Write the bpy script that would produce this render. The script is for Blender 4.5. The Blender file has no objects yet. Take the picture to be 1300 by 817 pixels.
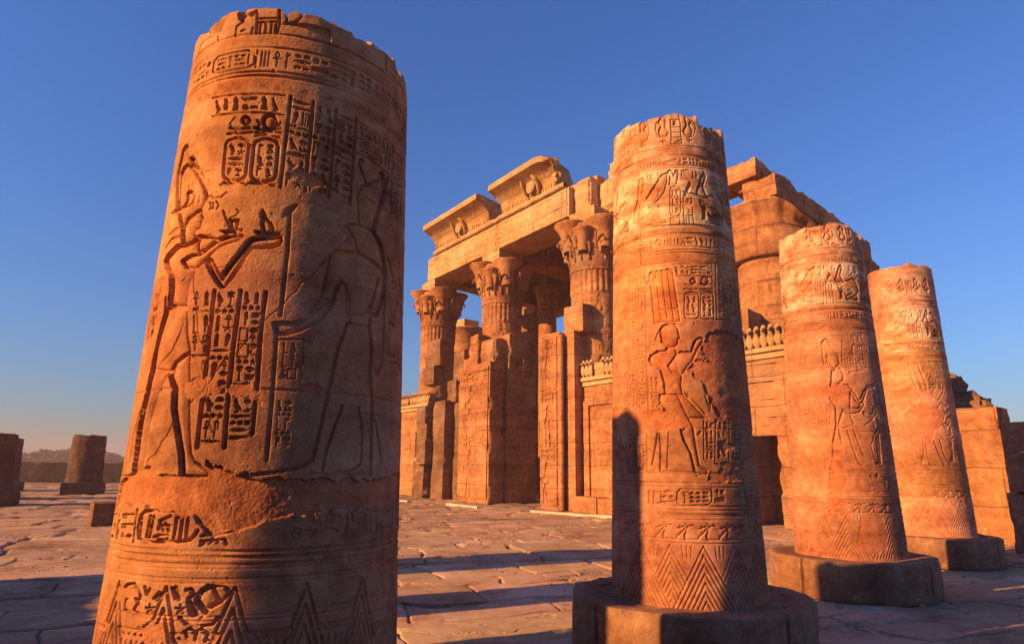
import bpy, math, random
import numpy as np
from mathutils import Matrix, Vector

# ------------------------------------------------------------------ camera, sky, sun, exposure
SC = bpy.context.scene
COL = SC.collection
EYE = Vector((0.0, 0.0, 1.6477))
F_PX, PITCH, ROLL = 817.2, 0.22273, 0.010769
SUN_HEADING, SUN_EL = 64.0, 22.0          # the light travels towards this compass heading (0 = straight ahead)

cam = bpy.data.cameras.new('camera')
cam.sensor_width = 36.0
cam.lens = 36.0 * F_PX / 1300.0
cam.clip_start, cam.clip_end = 0.1, 20000
cam_o = bpy.data.objects.new('camera', cam)
COL.objects.link(cam_o)
fwd = Vector((0, math.cos(PITCH), math.sin(PITCH)))
r0 = Vector((1, 0, 0))
d0 = -r0.cross(fwd)
right = math.cos(ROLL) * r0 - math.sin(ROLL) * d0
up = -(math.sin(ROLL) * r0 + math.cos(ROLL) * d0)
cam_o.matrix_world = Matrix.Translation(EYE) @ Matrix((right, up, -fwd)).transposed().to_4x4()
SC.camera = cam_o

SC.view_settings.view_transform = 'Standard'
SC.view_settings.look = 'None'
SC.view_settings.gamma = 1
SC.view_settings.use_curve_mapping = False
SC.view_settings.exposure = 0.9

world = bpy.data.worlds.new('World')
SC.world = world
world.use_nodes = True
wt = world.node_tree
bg = wt.nodes['Background']
sky = wt.nodes.new('ShaderNodeTexSky')
sky.sky_type = 'NISHITA'
sky.sun_disc = False
sky.sun_elevation = math.radians(SUN_EL)
sky.sun_rotation = math.radians(SUN_HEADING + 180.0)
sky.altitude = 0
sky.air_density = 1.7
sky.dust_density = 0.3
sky.ozone_density = 4.5
hs = wt.nodes.new('ShaderNodeMix')               # the film's deep blue
hs.data_type = 'RGBA'; hs.blend_type = 'MULTIPLY'; hs.inputs[0].default_value = 1.0
hs.inputs[7].default_value = (.54, .91, 1.66, 1)
wt.links.new(sky.outputs[0], hs.inputs[6])
wt.links.new(hs.outputs[2], bg.inputs[0])
bg.inputs[1].default_value = 0.051

sun = bpy.data.lights.new('sun', 'SUN')
sun.energy = 5.0
sun.angle = math.radians(0.5)
sun.color = (1.0, 0.54, 0.16)
sun_o = bpy.data.objects.new('sun', sun)
COL.objects.link(sun_o)
sh = math.radians(SUN_HEADING)
sdir = Vector((math.sin(sh) * math.cos(math.radians(SUN_EL)), math.cos(sh) * math.cos(math.radians(SUN_EL)), -math.sin(math.radians(SUN_EL))))
sun_o.rotation_euler = sdir.to_track_quat('-Z', 'Y').to_euler()

# ------------------------------------------------------------------ helpers
RNG = np.random.default_rng(7)
random.seed(7)
_T = np.random.default_rng(3).random((256, 256)).astype(np.float32)

def vnoise(x, y):
    x = np.asarray(x, np.float32); y = np.asarray(y, np.float32)
    xi = np.floor(x); yi = np.floor(y)
    fx = x - xi; fy = y - yi
    fx = fx * fx * (3 - 2 * fx); fy = fy * fy * (3 - 2 * fy)
    i = xi.astype(np.int64) & 255; j = yi.astype(np.int64) & 255
    i1 = (i + 1) & 255; j1 = (j + 1) & 255
    a = _T[i, j] * (1 - fx) + _T[i1, j] * fx
    b = _T[i, j1] * (1 - fx) + _T[i1, j1] * fx
    return (a * (1 - fy) + b * fy) * 2 - 1

def fbm(x, y, n=4, s=0.0):
    t = 0; a = 1.0; k = 1.0
    for o in range(n):
        t = t + a * vnoise(x * k + 17.3 * o + s, y * k - 9.1 * o + s * 1.7)
        a *= 0.5; k *= 2.03
    return t

def fbm3(p, sc, s=0.0, n=3):
    x, y, z = p[:, 0] * sc, p[:, 1] * sc, p[:, 2] * sc
    return (fbm(x + .37 * z, y - .21 * z, n, s) + fbm(y + .29 * x, z + .13 * x, n, s + 31) + fbm(z - .31 * y, x + .17 * y, n, s + 57)) / 1.7

def sstep(t):
    t = np.clip(t, 0, 1)
    return t * t * (3 - 2 * t)

class MB:
    """collects pieces of geometry and links them as one mesh object"""
    def __init__(s):
        s.v = []; s.f = []; s.n = 0
    def add(s, V, Q):
        V = np.asarray(V, np.float32).reshape(-1, 3); Q = np.asarray(Q, np.int64)
        s.v.append(V); s.f.append(Q + s.n); s.n += len(V)
        return s
    def build(s, name, mat, parent=None, smooth=False, attr=None, sharp=None):
        me = bpy.data.meshes.new(name)
        V = np.concatenate(s.v)
        me.vertices.add(len(V)); me.vertices.foreach_set('co', V.ravel())
        tot = sum(q.size for q in s.f)
        me.loops.add(tot)
        me.loops.foreach_set('vertex_index', np.concatenate([q.ravel() for q in s.f]).astype(np.int32))
        cnt = np.concatenate([np.full(len(q), q.shape[1]) for q in s.f]).astype(np.int32)
        st = np.concatenate([[0], np.cumsum(cnt)[:-1]]).astype(np.int32)
        me.polygons.add(len(cnt))
        me.polygons.foreach_set('loop_start', st)
        me.polygons.foreach_set('loop_total', cnt)
        me.polygons.foreach_set('use_smooth', np.full(len(cnt), bool(smooth)))
        me.update(calc_edges=True); me.validate()
        if attr is not None:
            ca = me.color_attributes.new('paint', 'FLOAT_COLOR', 'POINT')
            A = np.ones((len(V), 4), np.float32); A[:, :3] = attr
            ca.data.foreach_set('color', A.ravel())
        if sharp: me.set_sharp_from_angle(angle=math.radians(sharp))
        me.materials.append(mat)
        o = bpy.data.objects.new(name, me)
        COL.objects.link(o)
        if parent: o.parent = parent
        return o

def gridq(nu, nv, wrap=False):
    """quads of a grid with nv rows of nu vertices"""
    m = nu if wrap else nu - 1
    i = np.arange(m); j = np.arange(nv - 1)
    I, J = np.meshgrid(i, j)
    I2 = (I + 1) % nu
    return np.stack([J * nu + I, J * nu + I2, (J + 1) * nu + I2, (J + 1) * nu + I], -1).reshape(-1, 4)

def tag(o, label=None, cat=None, group=None, kind=None):
    if label: o['label'] = label
    if cat: o['category'] = cat
    if group: o['group'] = group
    if kind: o['kind'] = kind
    return o

def empty(name, loc, label=None, cat=None, group=None):
    o = bpy.data.objects.new(name, None)
    o.empty_display_size = .3
    COL.objects.link(o); o.location = loc
    return tag(o, label, cat, group)

def box_lattice(x0, x1, y0, y1, z0, z1, res):
    """welded surface lattice of a box: vertices, quads, and how near each vertex is to an edge"""
    n = [max(2, int(round(abs(b - a) / res)) + 1) for a, b in ((x0, x1), (y0, y1), (z0, z1))]
    ids = {}; V = []; Q = []
    tot = n[0] * n[1] * n[2]
    lut = -np.ones(n, np.int64)
    g = np.stack(np.meshgrid(*[np.arange(k) for k in n], indexing='ij'), -1)
    surf = np.any((g == 0) | (g == np.array(n) - 1), -1)
    lut[surf] = np.arange(surf.sum())
    P = g[surf].astype(np.float32) / (np.array(n) - 1)
    lo = np.array([x0, y0, z0]); hi = np.array([x1, y1, z1])
    for ax in range(3):
        for side in (0, n[ax] - 1):
            sl = [slice(None)] * 3; sl[ax] = side
            L = lut[tuple(sl)]
            q = np.stack([L[:-1, :-1], L[1:, :-1], L[1:, 1:], L[:-1, 1:]], -1).reshape(-1, 4)
            flip = (side == 0) ^ (ax == 1)
            Q.append(q[:, ::-1] if flip else q)
    W = lo + P * (hi - lo)
    d = np.minimum(P, 1 - P) * np.abs(hi - lo)
    ds = np.sort(d, 1)
    return W, np.concatenate(Q), ds[:, 1], P

def rough_box(x0, x1, y0, y1, z0, z1, res=.12, amp=.015, chip=.06, seed=0, fixed_bottom=True):
    V, Q, e, P = box_lattice(min(x0, x1), max(x0, x1), min(y0, y1), max(y0, y1), min(z0, z1), max(z0, z1), res)
    c = np.array([(x0 + x1) / 2, (y0 + y1) / 2, (z0 + z1) / 2])
    n1 = fbm3(V, 1.3, seed); n2 = fbm3(V, 4.0, seed + 9)
    D = (V - c); L = np.linalg.norm(D, axis=1, keepdims=True) + 1e-6
    edge = np.clip(1 - e / .25, 0, 1)
    pull = amp * n2 * .6 + amp * n1 - chip * edge * np.clip(n1 * .8 + n2 * .5 + .15, 0, 1.5)
    half = np.abs(np.array([x1 - x0, y1 - y0, z1 - z0])) / 2
    nd = D / half; a = np.abs(nd); w = (a > .999) * np.sign(nd)
    w = w / (np.linalg.norm(w, axis=1, keepdims=True) + 1e-6)
    V = V + w * pull[:, None]
    if fixed_bottom: V[P[:, 2] < 1e-6, 2] = min(z0, z1)
    return V.astype(np.float32), Q

def tube(pts, rad, n=10, cap=True):
    pts = np.asarray(pts, float); k = len(pts)
    rad = np.broadcast_to(np.asarray(rad, float), (k,))
    T = np.gradient(pts, axis=0); T /= np.linalg.norm(T, axis=1, keepdims=True) + 1e-9
    ref = np.array([0, 0, 1.0]) if abs(T[0, 2]) < .9 else np.array([1.0, 0, 0])
    V = []
    for i in range(k):
        u = np.cross(T[i], ref); u /= np.linalg.norm(u) + 1e-9
        w = np.cross(u, T[i])
        a = np.arange(n) * 2 * np.pi / n
        V.append(pts[i] + rad[i] * (np.cos(a)[:, None] * u + np.sin(a)[:, None] * w))
    V = np.concatenate(V)
    return V, gridq(n, k, True)

def lathe(prof, n=48, cx=0., cy=0., warp=None):
    """prof: list of (r, z); warp(theta, z, r) returns a new radius"""
    prof = np.asarray(prof, float); a = np.arange(n) * 2 * np.pi / n
    A, Z = np.meshgrid(a, prof[:, 1]); Rr = np.repeat(prof[:, :1], n, 1)
    if warp: Rr = warp(A, Z, Rr)
    V = np.stack([cx + Rr * np.sin(A), cy + Rr * np.cos(A), Z], -1).reshape(-1, 3)
    return V, gridq(n, len(prof), True)[:, ::-1]

# ------------------------------------------------------------------ materials
def nodes(mat):
    mat.use_nodes = True
    nt = mat.node_tree
    return nt, nt.nodes, nt.links

def stone(name, cols, scale=1.0, bump=.35, attr=False, strata=.35, rough=.95, pits=True, bdist=.012, spec=.12, flecks=.5, courses=0.0):
    m = bpy.data.materials.new(name); nt, N, L = nodes(m)
    b = N['Principled BSDF']
    b.inputs['Roughness'].default_value = rough
    b.inputs['Specular IOR Level'].default_value = spec
    tc = N.new('ShaderNodeTexCoord')
    def noise(sc, det, src=None, dist=0.0, rg=.55):
        n = N.new('ShaderNodeTexNoise'); n.inputs['Scale'].default_value = sc; n.inputs['Detail'].default_value = det
        n.inputs['Roughness'].default_value = rg; n.inputs['Distortion'].default_value = dist
        L.new(src or tc.outputs['Object'], n.inputs['Vector']); return n
    mp = N.new('ShaderNodeMapping'); mp.inputs['Scale'].default_value = (.5, .5, 4.0)
    L.new(tc.outputs['Object'], mp.inputs['Vector'])
    n1 = noise(1.1 * scale, 8, dist=.6); n2 = noise(1.0 * scale, 5, mp.outputs[0], dist=.4); n3 = noise(9 * scale, 10, rg=.65); n4 = noise(60 * scale, 4)
    mix = N.new('ShaderNodeMix'); mix.data_type = 'FLOAT'; mix.inputs[0].default_value = strata
    L.new(n1.outputs[0], mix.inputs[2]); L.new(n2.outputs[0], mix.inputs[3])
    mix2 = N.new('ShaderNodeMix'); mix2.data_type = 'FLOAT'; mix2.inputs[0].default_value = .35
    L.new(mix.outputs[0], mix2.inputs[2]); L.new(n3.outputs[0], mix2.inputs[3])
    cr = N.new('ShaderNodeValToRGB'); e = cr.color_ramp.elements
    while len(e) < len(cols): e.new(.5)
    for k, c in enumerate(cols):
        e[k].position = .36 + .27 * k / (len(cols) - 1); e[k].color = (*c, 1)
    L.new(mix2.outputs[0], cr.inputs[0])
    col = cr.outputs[0]
    gm = N.new('ShaderNodeMix'); gm.data_type = 'RGBA'; gm.blend_type = 'MULTIPLY'; gm.inputs[0].default_value = .35
    L.new(col, gm.inputs[6]); L.new(n4.outputs[0], gm.inputs[7]); 
    br = N.new('ShaderNodeMix'); br.data_type = 'RGBA'; br.blend_type = 'MULTIPLY'; br.inputs[0].default_value = 1; br.inputs[7].default_value = (1.2, 1.2, 1.2, 1); L.new(gm.outputs[2], br.inputs[6])
    col = br.outputs[2]
    def veil(src, lo, hi, c, amt):
        nonlocal col
        mr_ = N.new('ShaderNodeMapRange'); mr_.inputs[1].default_value = lo; mr_.inputs[2].default_value = hi; mr_.inputs[4].default_value = amt
        L.new(src, mr_.inputs[0])
        mx = N.new('ShaderNodeMix'); mx.data_type = 'RGBA'; mx.inputs[7].default_value = (*c, 1)
        L.new(mr_.outputs[0], mx.inputs[0]); L.new(col, mx.inputs[6]); col = mx.outputs[2]
    lightest = [min(1, c * 1.15) for c in cols[-1]]; darkest = [c * .8 for c in cols[0]]
    veil(noise(4.5 * scale, 9, dist=1.2, rg=.7).outputs[0], .60, .66, lightest, flecks)          # pale flakes of old plaster
    veil(noise(.9 * scale, 7, mp.outputs[0], dist=1.0, rg=.62).outputs[0], .56, .70, darkest, .55 * flecks + .12)   # dark washes along the beds
    veil(noise(.65 * scale, 8, dist=.8, rg=.6).outputs[0], .54, .68, [.27, .195, .145], .75 * flecks)   # grey weathering crust
    veil(noise(26 * scale, 6, rg=.7).outputs[0], .60, .70, darkest, .5)                           # specks
    if attr:
        at = N.new('ShaderNodeAttribute'); at.attribute_name = 'paint'
        am = N.new('ShaderNodeMix'); am.data_type = 'RGBA'; am.blend_type = 'MULTIPLY'; am.inputs[0].default_value = 1
        L.new(col, am.inputs[6]); L.new(at.outputs['Color'], am.inputs[7]); col = am.outputs[2]
    L.new(col, b.inputs['Base Color'])
    hsum = N.new('ShaderNodeMath'); hsum.operation = 'MULTIPLY_ADD'; hsum.inputs[1].default_value = .45
    L.new(n4.outputs[0], hsum.inputs[0]); L.new(n3.outputs[0], hsum.inputs[2])
    h = hsum.outputs[0]
    if pits:
        vo = N.new('ShaderNodeTexVoronoi'); vo.inputs['Scale'].default_value = 22 * scale
        L.new(tc.outputs['Object'], vo.inputs['Vector'])
        mr = N.new('ShaderNodeMapRange'); mr.inputs[1].default_value = .0; mr.inputs[2].default_value = .22; mr.inputs[3].default_value = -.5; mr.inputs[4].default_value = 0
        L.new(vo.outputs['Distance'], mr.inputs[0])
        ad = N.new('ShaderNodeMath'); ad.operation = 'ADD'; L.new(h, ad.inputs[0]); L.new(mr.outputs[0], ad.inputs[1]); h = ad.outputs[0]
    if courses:
        rot = N.new('ShaderNodeMapping'); rot.inputs['Rotation'].default_value = (0, 0, math.radians(-125.33))
        L.new(tc.outputs['Object'], rot.inputs['Vector'])
        wob = N.new('ShaderNodeMix'); wob.data_type = 'VECTOR'; wob.inputs[0].default_value = .10
        wn = noise(1.6, 3); L.new(rot.outputs[0], wob.inputs[4]); L.new(wn.outputs['Color'], wob.inputs[5])
        sx = N.new('ShaderNodeSeparateXYZ'); L.new(wob.outputs[1], sx.inputs[0])
        xy = N.new('ShaderNodeMath'); L.new(sx.outputs[0], xy.inputs[0]); L.new(sx.outputs[1], xy.inputs[1])
        cx = N.new('ShaderNodeCombineXYZ'); L.new(xy.outputs[0], cx.inputs[0]); L.new(sx.outputs[2], cx.inputs[1])
        bk = N.new('ShaderNodeTexBrick'); bk.inputs['Scale'].default_value = 1; bk.inputs['Brick Width'].default_value = 1.9 * courses; bk.inputs['Row Height'].default_value = .82 * courses
        bk.inputs['Mortar Size'].default_value = .016; bk.inputs['Mortar Smooth'].default_value = .3
        bk.inputs['Color1'].default_value = (1, 1, 1, 1); bk.inputs['Color2'].default_value = (.78, .76, .74, 1); bk.inputs['Mortar'].default_value = (.55, .5, .45, 1); bk.inputs['Bias'].default_value = -.2
        L.new(cx.outputs[0], bk.inputs['Vector'])
        bm_ = N.new('ShaderNodeMix'); bm_.data_type = 'RGBA'; bm_.blend_type = 'MULTIPLY'; bm_.inputs[0].default_value = .75
        L.new(col, bm_.inputs[6]); L.new(bk.outputs['Color'], bm_.inputs[7]); L.new(bm_.outputs[2], b.inputs['Base Color'])
        sb = N.new('ShaderNodeMath'); sb.operation = 'MULTIPLY_ADD'; sb.inputs[1].default_value = -1.0; L.new(bk.outputs['Fac'], sb.inputs[0]); L.new(h, sb.inputs[2]); h = sb.outputs[0]
    bp = N.new('ShaderNodeBump'); bp.inputs['Strength'].default_value = bump; bp.inputs['Distance'].default_value = bdist
    L.new(h, bp.inputs['Height']); L.new(bp.outputs[0], b.inputs['Normal'])
    return m

M_COL = stone('carved_sandstone', [(.18, .065, .032), (.39, .155, .07), (.54, .24, .11), (.63, .345, .19)], 1.3, .85, attr=True, bdist=.008, flecks=.4)
M_TEMPLE = stone('temple_sandstone', [(.16, .06, .027), (.33, .13, .055), (.47, .21, .092), (.56, .30, .15)], .55, .75, bdist=.05, flecks=.7, courses=1.0)
M_PALE = stone('pale_temple_sandstone', [(.30, .145, .06), (.47, .26, .115), (.56, .35, .18), (.62, .44, .26)], .55, .75, bdist=.05, flecks=.7, courses=1.0)
M_RUIN = stone('weathered_sandstone', [(.09, .04, .025), (.19, .09, .05), (.33, .18, .10)], .9, .6, bdist=.03)
M_STUMP = stone('dark_weathered_sandstone', [(.05, .028, .02), (.11, .06, .04), (.20, .115, .07)], .9, .6, bdist=.03, flecks=.2)
M_BASE = stone('base_sandstone', [(.15, .065, .035), (.27, .125, .065), (.40, .22, .13)], 1.2, .6, bdist=.015)
M_FLOOR = stone('paving_sandstone', [(.27, .14, .075), (.41, .235, .13), (.49, .30, .175), (.54, .365, .23)], .8, .5, attr=True, strata=0, bdist=.012)
M_KERB = stone('pale_limestone', [(.42, .32, .23), (.56, .46, .35), (.66, .57, .46)], 1, .3)
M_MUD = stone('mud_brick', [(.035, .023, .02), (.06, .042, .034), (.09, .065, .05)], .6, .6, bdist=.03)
M_EARTH = stone('desert_earth', [(.20, .12, .075), (.32, .20, .12), (.40, .27, .17)], .05, .4)

# ------------------------------------------------------------------ carving: a height field that is cut with strokes, figures and signs
class Canvas:
    def __init__(s, x0, x1, y0, y1, res):
        s.x0, s.y0, s.res = x0, y0, res
        s.nx = int(round((x1 - x0) / res)) + 1; s.ny = int(round((y1 - y0) / res)) + 1
        s.H = np.zeros((s.ny, s.nx), np.float32)
        s.C = np.ones((s.ny, s.nx, 3), np.float32)
    def win(s, P, pad):
        lo = P.min(0) - pad; hi = P.max(0) + pad
        i0 = max(0, int((lo[0] - s.x0) / s.res)); i1 = min(s.nx, int((hi[0] - s.x0) / s.res) + 2)
        j0 = max(0, int((lo[1] - s.y0) / s.res)); j1 = min(s.ny, int((hi[1] - s.y0) / s.res) + 2)
        if i1 <= i0 or j1 <= j0: return None
        X, Y = np.meshgrid(s.x0 + np.arange(i0, i1, dtype=np.float32) * s.res, s.y0 + np.arange(j0, j1, dtype=np.float32) * s.res)
        return (slice(j0, j1), slice(i0, i1)), X, Y
    @staticmethod
    def segd(X, Y, P):
        D = np.full(X.shape, 1e9, np.float32)
        for (ax, ay), (bx, by) in zip(P[:-1], P[1:]):
            dx, dy = bx - ax, by - ay
            t = np.clip(((X - ax) * dx + (Y - ay) * dy) / (dx * dx + dy * dy + 1e-12), 0, 1)
            np.minimum(D, (X - ax - t * dx) ** 2 + (Y - ay - t * dy) ** 2, out=D)
        return np.sqrt(D)
    @staticmethod
    def inside(X, Y, P):
        I = np.zeros(X.shape, bool)
        for (ax, ay), (bx, by) in zip(P, np.roll(P, -1, 0)):
            if ay == by: continue
            I ^= ((ay > Y) != (by > Y)) & (X < (bx - ax) * (Y - ay) / (by - ay) + ax)
        return I
    def stroke(s, P, w, d):
        """w: full width of the groove"""
        P = np.asarray(P, np.float32); w = max(w, 1.6 * s.res)
        q = s.win(P, w)
        if q is None: return
        sl, X, Y = q
        D = s.segd(X, Y, P) / (w / 2)
        np.minimum(s.H[sl], -d * sstep((1.14 - D) / .4), out=s.H[sl])
    def fig(s, P, d, w):
        P = np.asarray(P, np.float32); q = s.win(P, .01)
        if q is None: return
        sl, X, Y = q
        I = s.inside(X, Y, P); D = s.segd(X, Y, np.vstack([P, P[:1]]))
        h = -d * (.06 + .94 * np.exp(-D / (w * .8)))
        s.H[sl][I] = h[I]
        g = max(.012, 2.2 * s.res)
        k = np.where(I, D, D * 1.6) / g
        np.minimum(s.H[sl], (-1.25 * d * sstep((1.1 - k) / .5)).astype(np.float32), out=s.H[sl])
    def flat(s, P, d):
        P = np.asarray(P, np.float32); q = s.win(P, .02)
        if q is None: return
        sl, X, Y = q
        I = s.inside(X, Y, P); D = s.segd(X, Y, np.vstack([P, P[:1]]))
        D = np.where(I, D, -D)
        np.minimum(s.H[sl], -d * sstep(D / (1.5 * s.res) + .7), out=s.H[sl])
    def damage(s, P, d, tint=(1.02, .84, .74)):
        P = np.asarray(P, np.float32); q = s.win(P, .06)
        if q is None: return
        sl, X, Y = q
        I = s.inside(X, Y, P); D = np.where(I, 1, -1) * s.segd(X, Y, np.vstack([P, P[:1]]))
        D = D + .014 * fbm(X * 14, Y * 14, 4, 3) + .006 * np.round(2 * vnoise(X * 30, Y * 22))
        k = sstep(D / .008)
        s.H[sl] = s.H[sl] * (1 - k) + k * (-d + .0028 * fbm(X * 9, Y * 9, 5, 8) + .0012 * vnoise(X * 120, Y * 120))
        t = np.array(tint, np.float32) * (1 + .08 * fbm(X * 4, Y * 4, 3, 5))[..., None]
        s.C[sl] = s.C[sl] * (1 - k[..., None]) + k[..., None] * t
    def paint(s, P, c, keep=.75):
        P = np.asarray(P, np.float32); q = s.win(P, .02)
        if q is None: return
        sl, X, Y = q
        I = s.inside(X, Y, P)
        k = I * keep * sstep(.75 + .8 * fbm(X * 11, Y * 11, 4, 2))
        s.C[sl] *= (1 - k[..., None]) + k[..., None] * np.array(c, np.float32)
    def ring(s, y, w, d, x0=None, x1=None):
        jw = max(w, 1.8 * s.res)
        j0 = max(0, int((y - jw - s.y0) / s.res) - 3); j1 = min(s.ny, int((y + jw - s.y0) / s.res) + 4)
        if j1 <= j0: return
        X, Y = np.meshgrid(s.x0 + np.arange(s.nx) * s.res, s.y0 + np.arange(j0, j1) * s.res)
        D = np.abs(Y - y + .002 * fbm(X * 5, Y, 3, y)) / (jw / 2)
        wear = .65 + .5 * fbm(X * 3, Y * 3, 3, y * 7)
        np.minimum(s.H[j0:j1], (-d * np.clip(wear, .1, 1.2) * sstep((1.3 - D) / .8)).astype(np.float32), out=s.H[j0:j1])
    def band(s, y0, y1, c, keep=.6, cells=None, sc=10):
        j0 = max(0, int((y0 - s.y0) / s.res)); j1 = min(s.ny, int((y1 - s.y0) / s.res))
        if j1 <= j0: return
        X, Y = np.meshgrid(s.x0 + np.arange(s.nx) * s.res, s.y0 + np.arange(j0, j1) * s.res)
        k = keep * sstep(.7 + .9 * fbm(X * sc * .4, Y * sc, 4, y0 * 3))
        if cells: k = k * (vnoise(np.floor(X / cells) * 7.7, np.floor((Y - y0) / cells * 1.5) * 3.3) * .5 + .55)
        s.C[j0:j1] *= (1 - k[..., None]) + k[..., None] * np.array(c, np.float32)

# signs of the script, drawn in a unit box: L line, P cut area, O ring, D disc
_S = """L .5 0 .5 .75;P .5 .3 .78 .55 .62 1 .36 .9 .4 .5
L 0 .3 .12 .7 .25 .3 .38 .7 .5 .3 .62 .7 .75 .3 .88 .7 1 .3
P 0 .5 .25 .75 .5 .85 .75 .75 1 .5 .75 .25 .5 .15 .25 .25
D .5 .5 .42
P 0 .2 1 .2 .93 .6 .7 .85 .5 .9 .3 .85 .07 .6
P .12 .8 .3 .95 .42 .85 .5 .65 .95 .2 .98 .08 .7 .18 .45 .2 .25 .4 .28 .7;L .45 .2 .42 0 .3 0;L .6 .18 .6 0 .5 0
P .2 .98 .5 .98 .62 .75 .6 .5 .95 .12 .8 .1 .5 .18 .25 .35 .2 .7;L .4 .2 .4 0 .25 0;L .55 .18 .58 0 .45 0
L .3 .95 .15 .7;P .25 .7 .5 .8 .62 .6 1 .5 .8 .3 .5 .2 .3 .4;L .45 .2 .4 0;L .6 .25 .62 0
D .45 .88 .12;P .3 .75 .6 .75 .62 .4 .95 .35 .95 .2 .5 .15 .9 .08 .9 0 .15 0 .2 .4;L .6 .65 .85 .75
L .5 0 .5 .6;L .15 .55 .85 .55;O .5 .8 .18
P 0 .75 1 .75 .9 .4 .7 .15 .5 .1 .3 .15 .1 .4
L 0 .55 .2 .75 .35 .45 .55 .35 .75 .5 1 .3;L .1 .75 .05 .95;L .25 .8 .3 .98
P 0 .6 .5 .75 1 .6 1 .4 .5 .3 .35 .1 .2 .1 .25 .35 0 .4
L .25 1 .3 .2 .25 0 .85 0
L 0 0 0 .9 1 .9 1 0 .6 0;L .4 0 0 0
L 0 .3 .6 .3 1 .55;L .55 .3 .55 .6;L 0 .3 0 .15 .9 .12
O .5 .5 .3;D .5 .5 .1;L 0 .55 .25 .8 .5 .88 .8 .78 1 .5
L .15 0 .15 1;L .5 0 .5 1;L .85 0 .85 1
P 0 .2 .2 .85 .4 .25 .55 .25 .7 .85 1 .2 1 .05 0 .05
P .35 0 .5 0 .8 .7 .75 .95 .5 1 .3 .8
L .5 .5 .5 1;L .5 .5 .98 .62;L .5 .5 .8 .05;L .5 .5 .2 .05;L .5 .5 .02 .62
L .35 0 .65 .2 .35 .4 .65 .6 .35 .8 .5 1 .65 .8 .35 .6 .65 .4 .35 .2 .65 0
P .05 .1 .95 .1 .95 .9 .05 .9
L .3 0 .3 .9 .45 1 .6 .9 .6 .5
L .5 0 .5 1;L .2 .95 .8 .95;L .25 .82 .75 .82;L .25 .7 .75 .7;L .3 0 .7 0
L .3 0 .3 1;P .3 1 .85 .9 .3 .7
O .5 .5 .42;L .2 .3 .8 .7;L .2 .7 .8 .3
L .2 0 .35 .5 .25 .9 .45 .98 .7 .9;L .7 .9 .75 .6
P .3 .9 .6 .95 .75 .7 .6 .5 .9 .3 .85 .15 .3 .1 .2 .4 .35 .6
L 0 .8 1 .8;L 0 .55 1 .55;L 0 .3 1 .3
L .5 0 .5 .9;L .2 .9 .8 .9;L .2 .9 .35 .6;L .8 .9 .65 .6
P .1 0 .9 0 .7 .45 .75 .8 .5 1 .25 .8 .3 .45"""
SIGNS = []
for ln in _S.split('\n'):
    pr = []
    for t in ln.split(';'):
        k = t.split(); v = [float(x) for x in k[1:]]
        pr.append((k[0], v))
    SIGNS.append(pr)
WIDE = [1, 2, 4, 10, 12, 15, 29, 16, 11, 18]
TALL = [0, 5, 6, 7, 8, 9, 13, 14, 17, 19, 21, 23, 24, 25, 27, 28, 30, 31, 5, 6]
SMALL = [3, 4, 20, 22, 26, 16, 9, 3]

def sign(cv, k, M, size, d):
    """M maps unit-box points to the canvas"""
    w = max(size * .15, 1.7 * cv.res)
    for op, v in SIGNS[k]:
        if op == 'L': cv.stroke(M(np.array(v).reshape(-1, 2)), w, d)
        elif op == 'P': cv.flat(M(np.array(v).reshape(-1, 2)), d)
        else:
            a = np.arange(13) * 2 * np.pi / 12
            c = np.stack([v[0] + v[2] * np.cos(a), v[1] + v[2] * np.sin(a)], -1)
            if op == 'O': cv.stroke(M(c), w * .8, d)
            else: cv.flat(M(c[:-1]), d)

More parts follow.
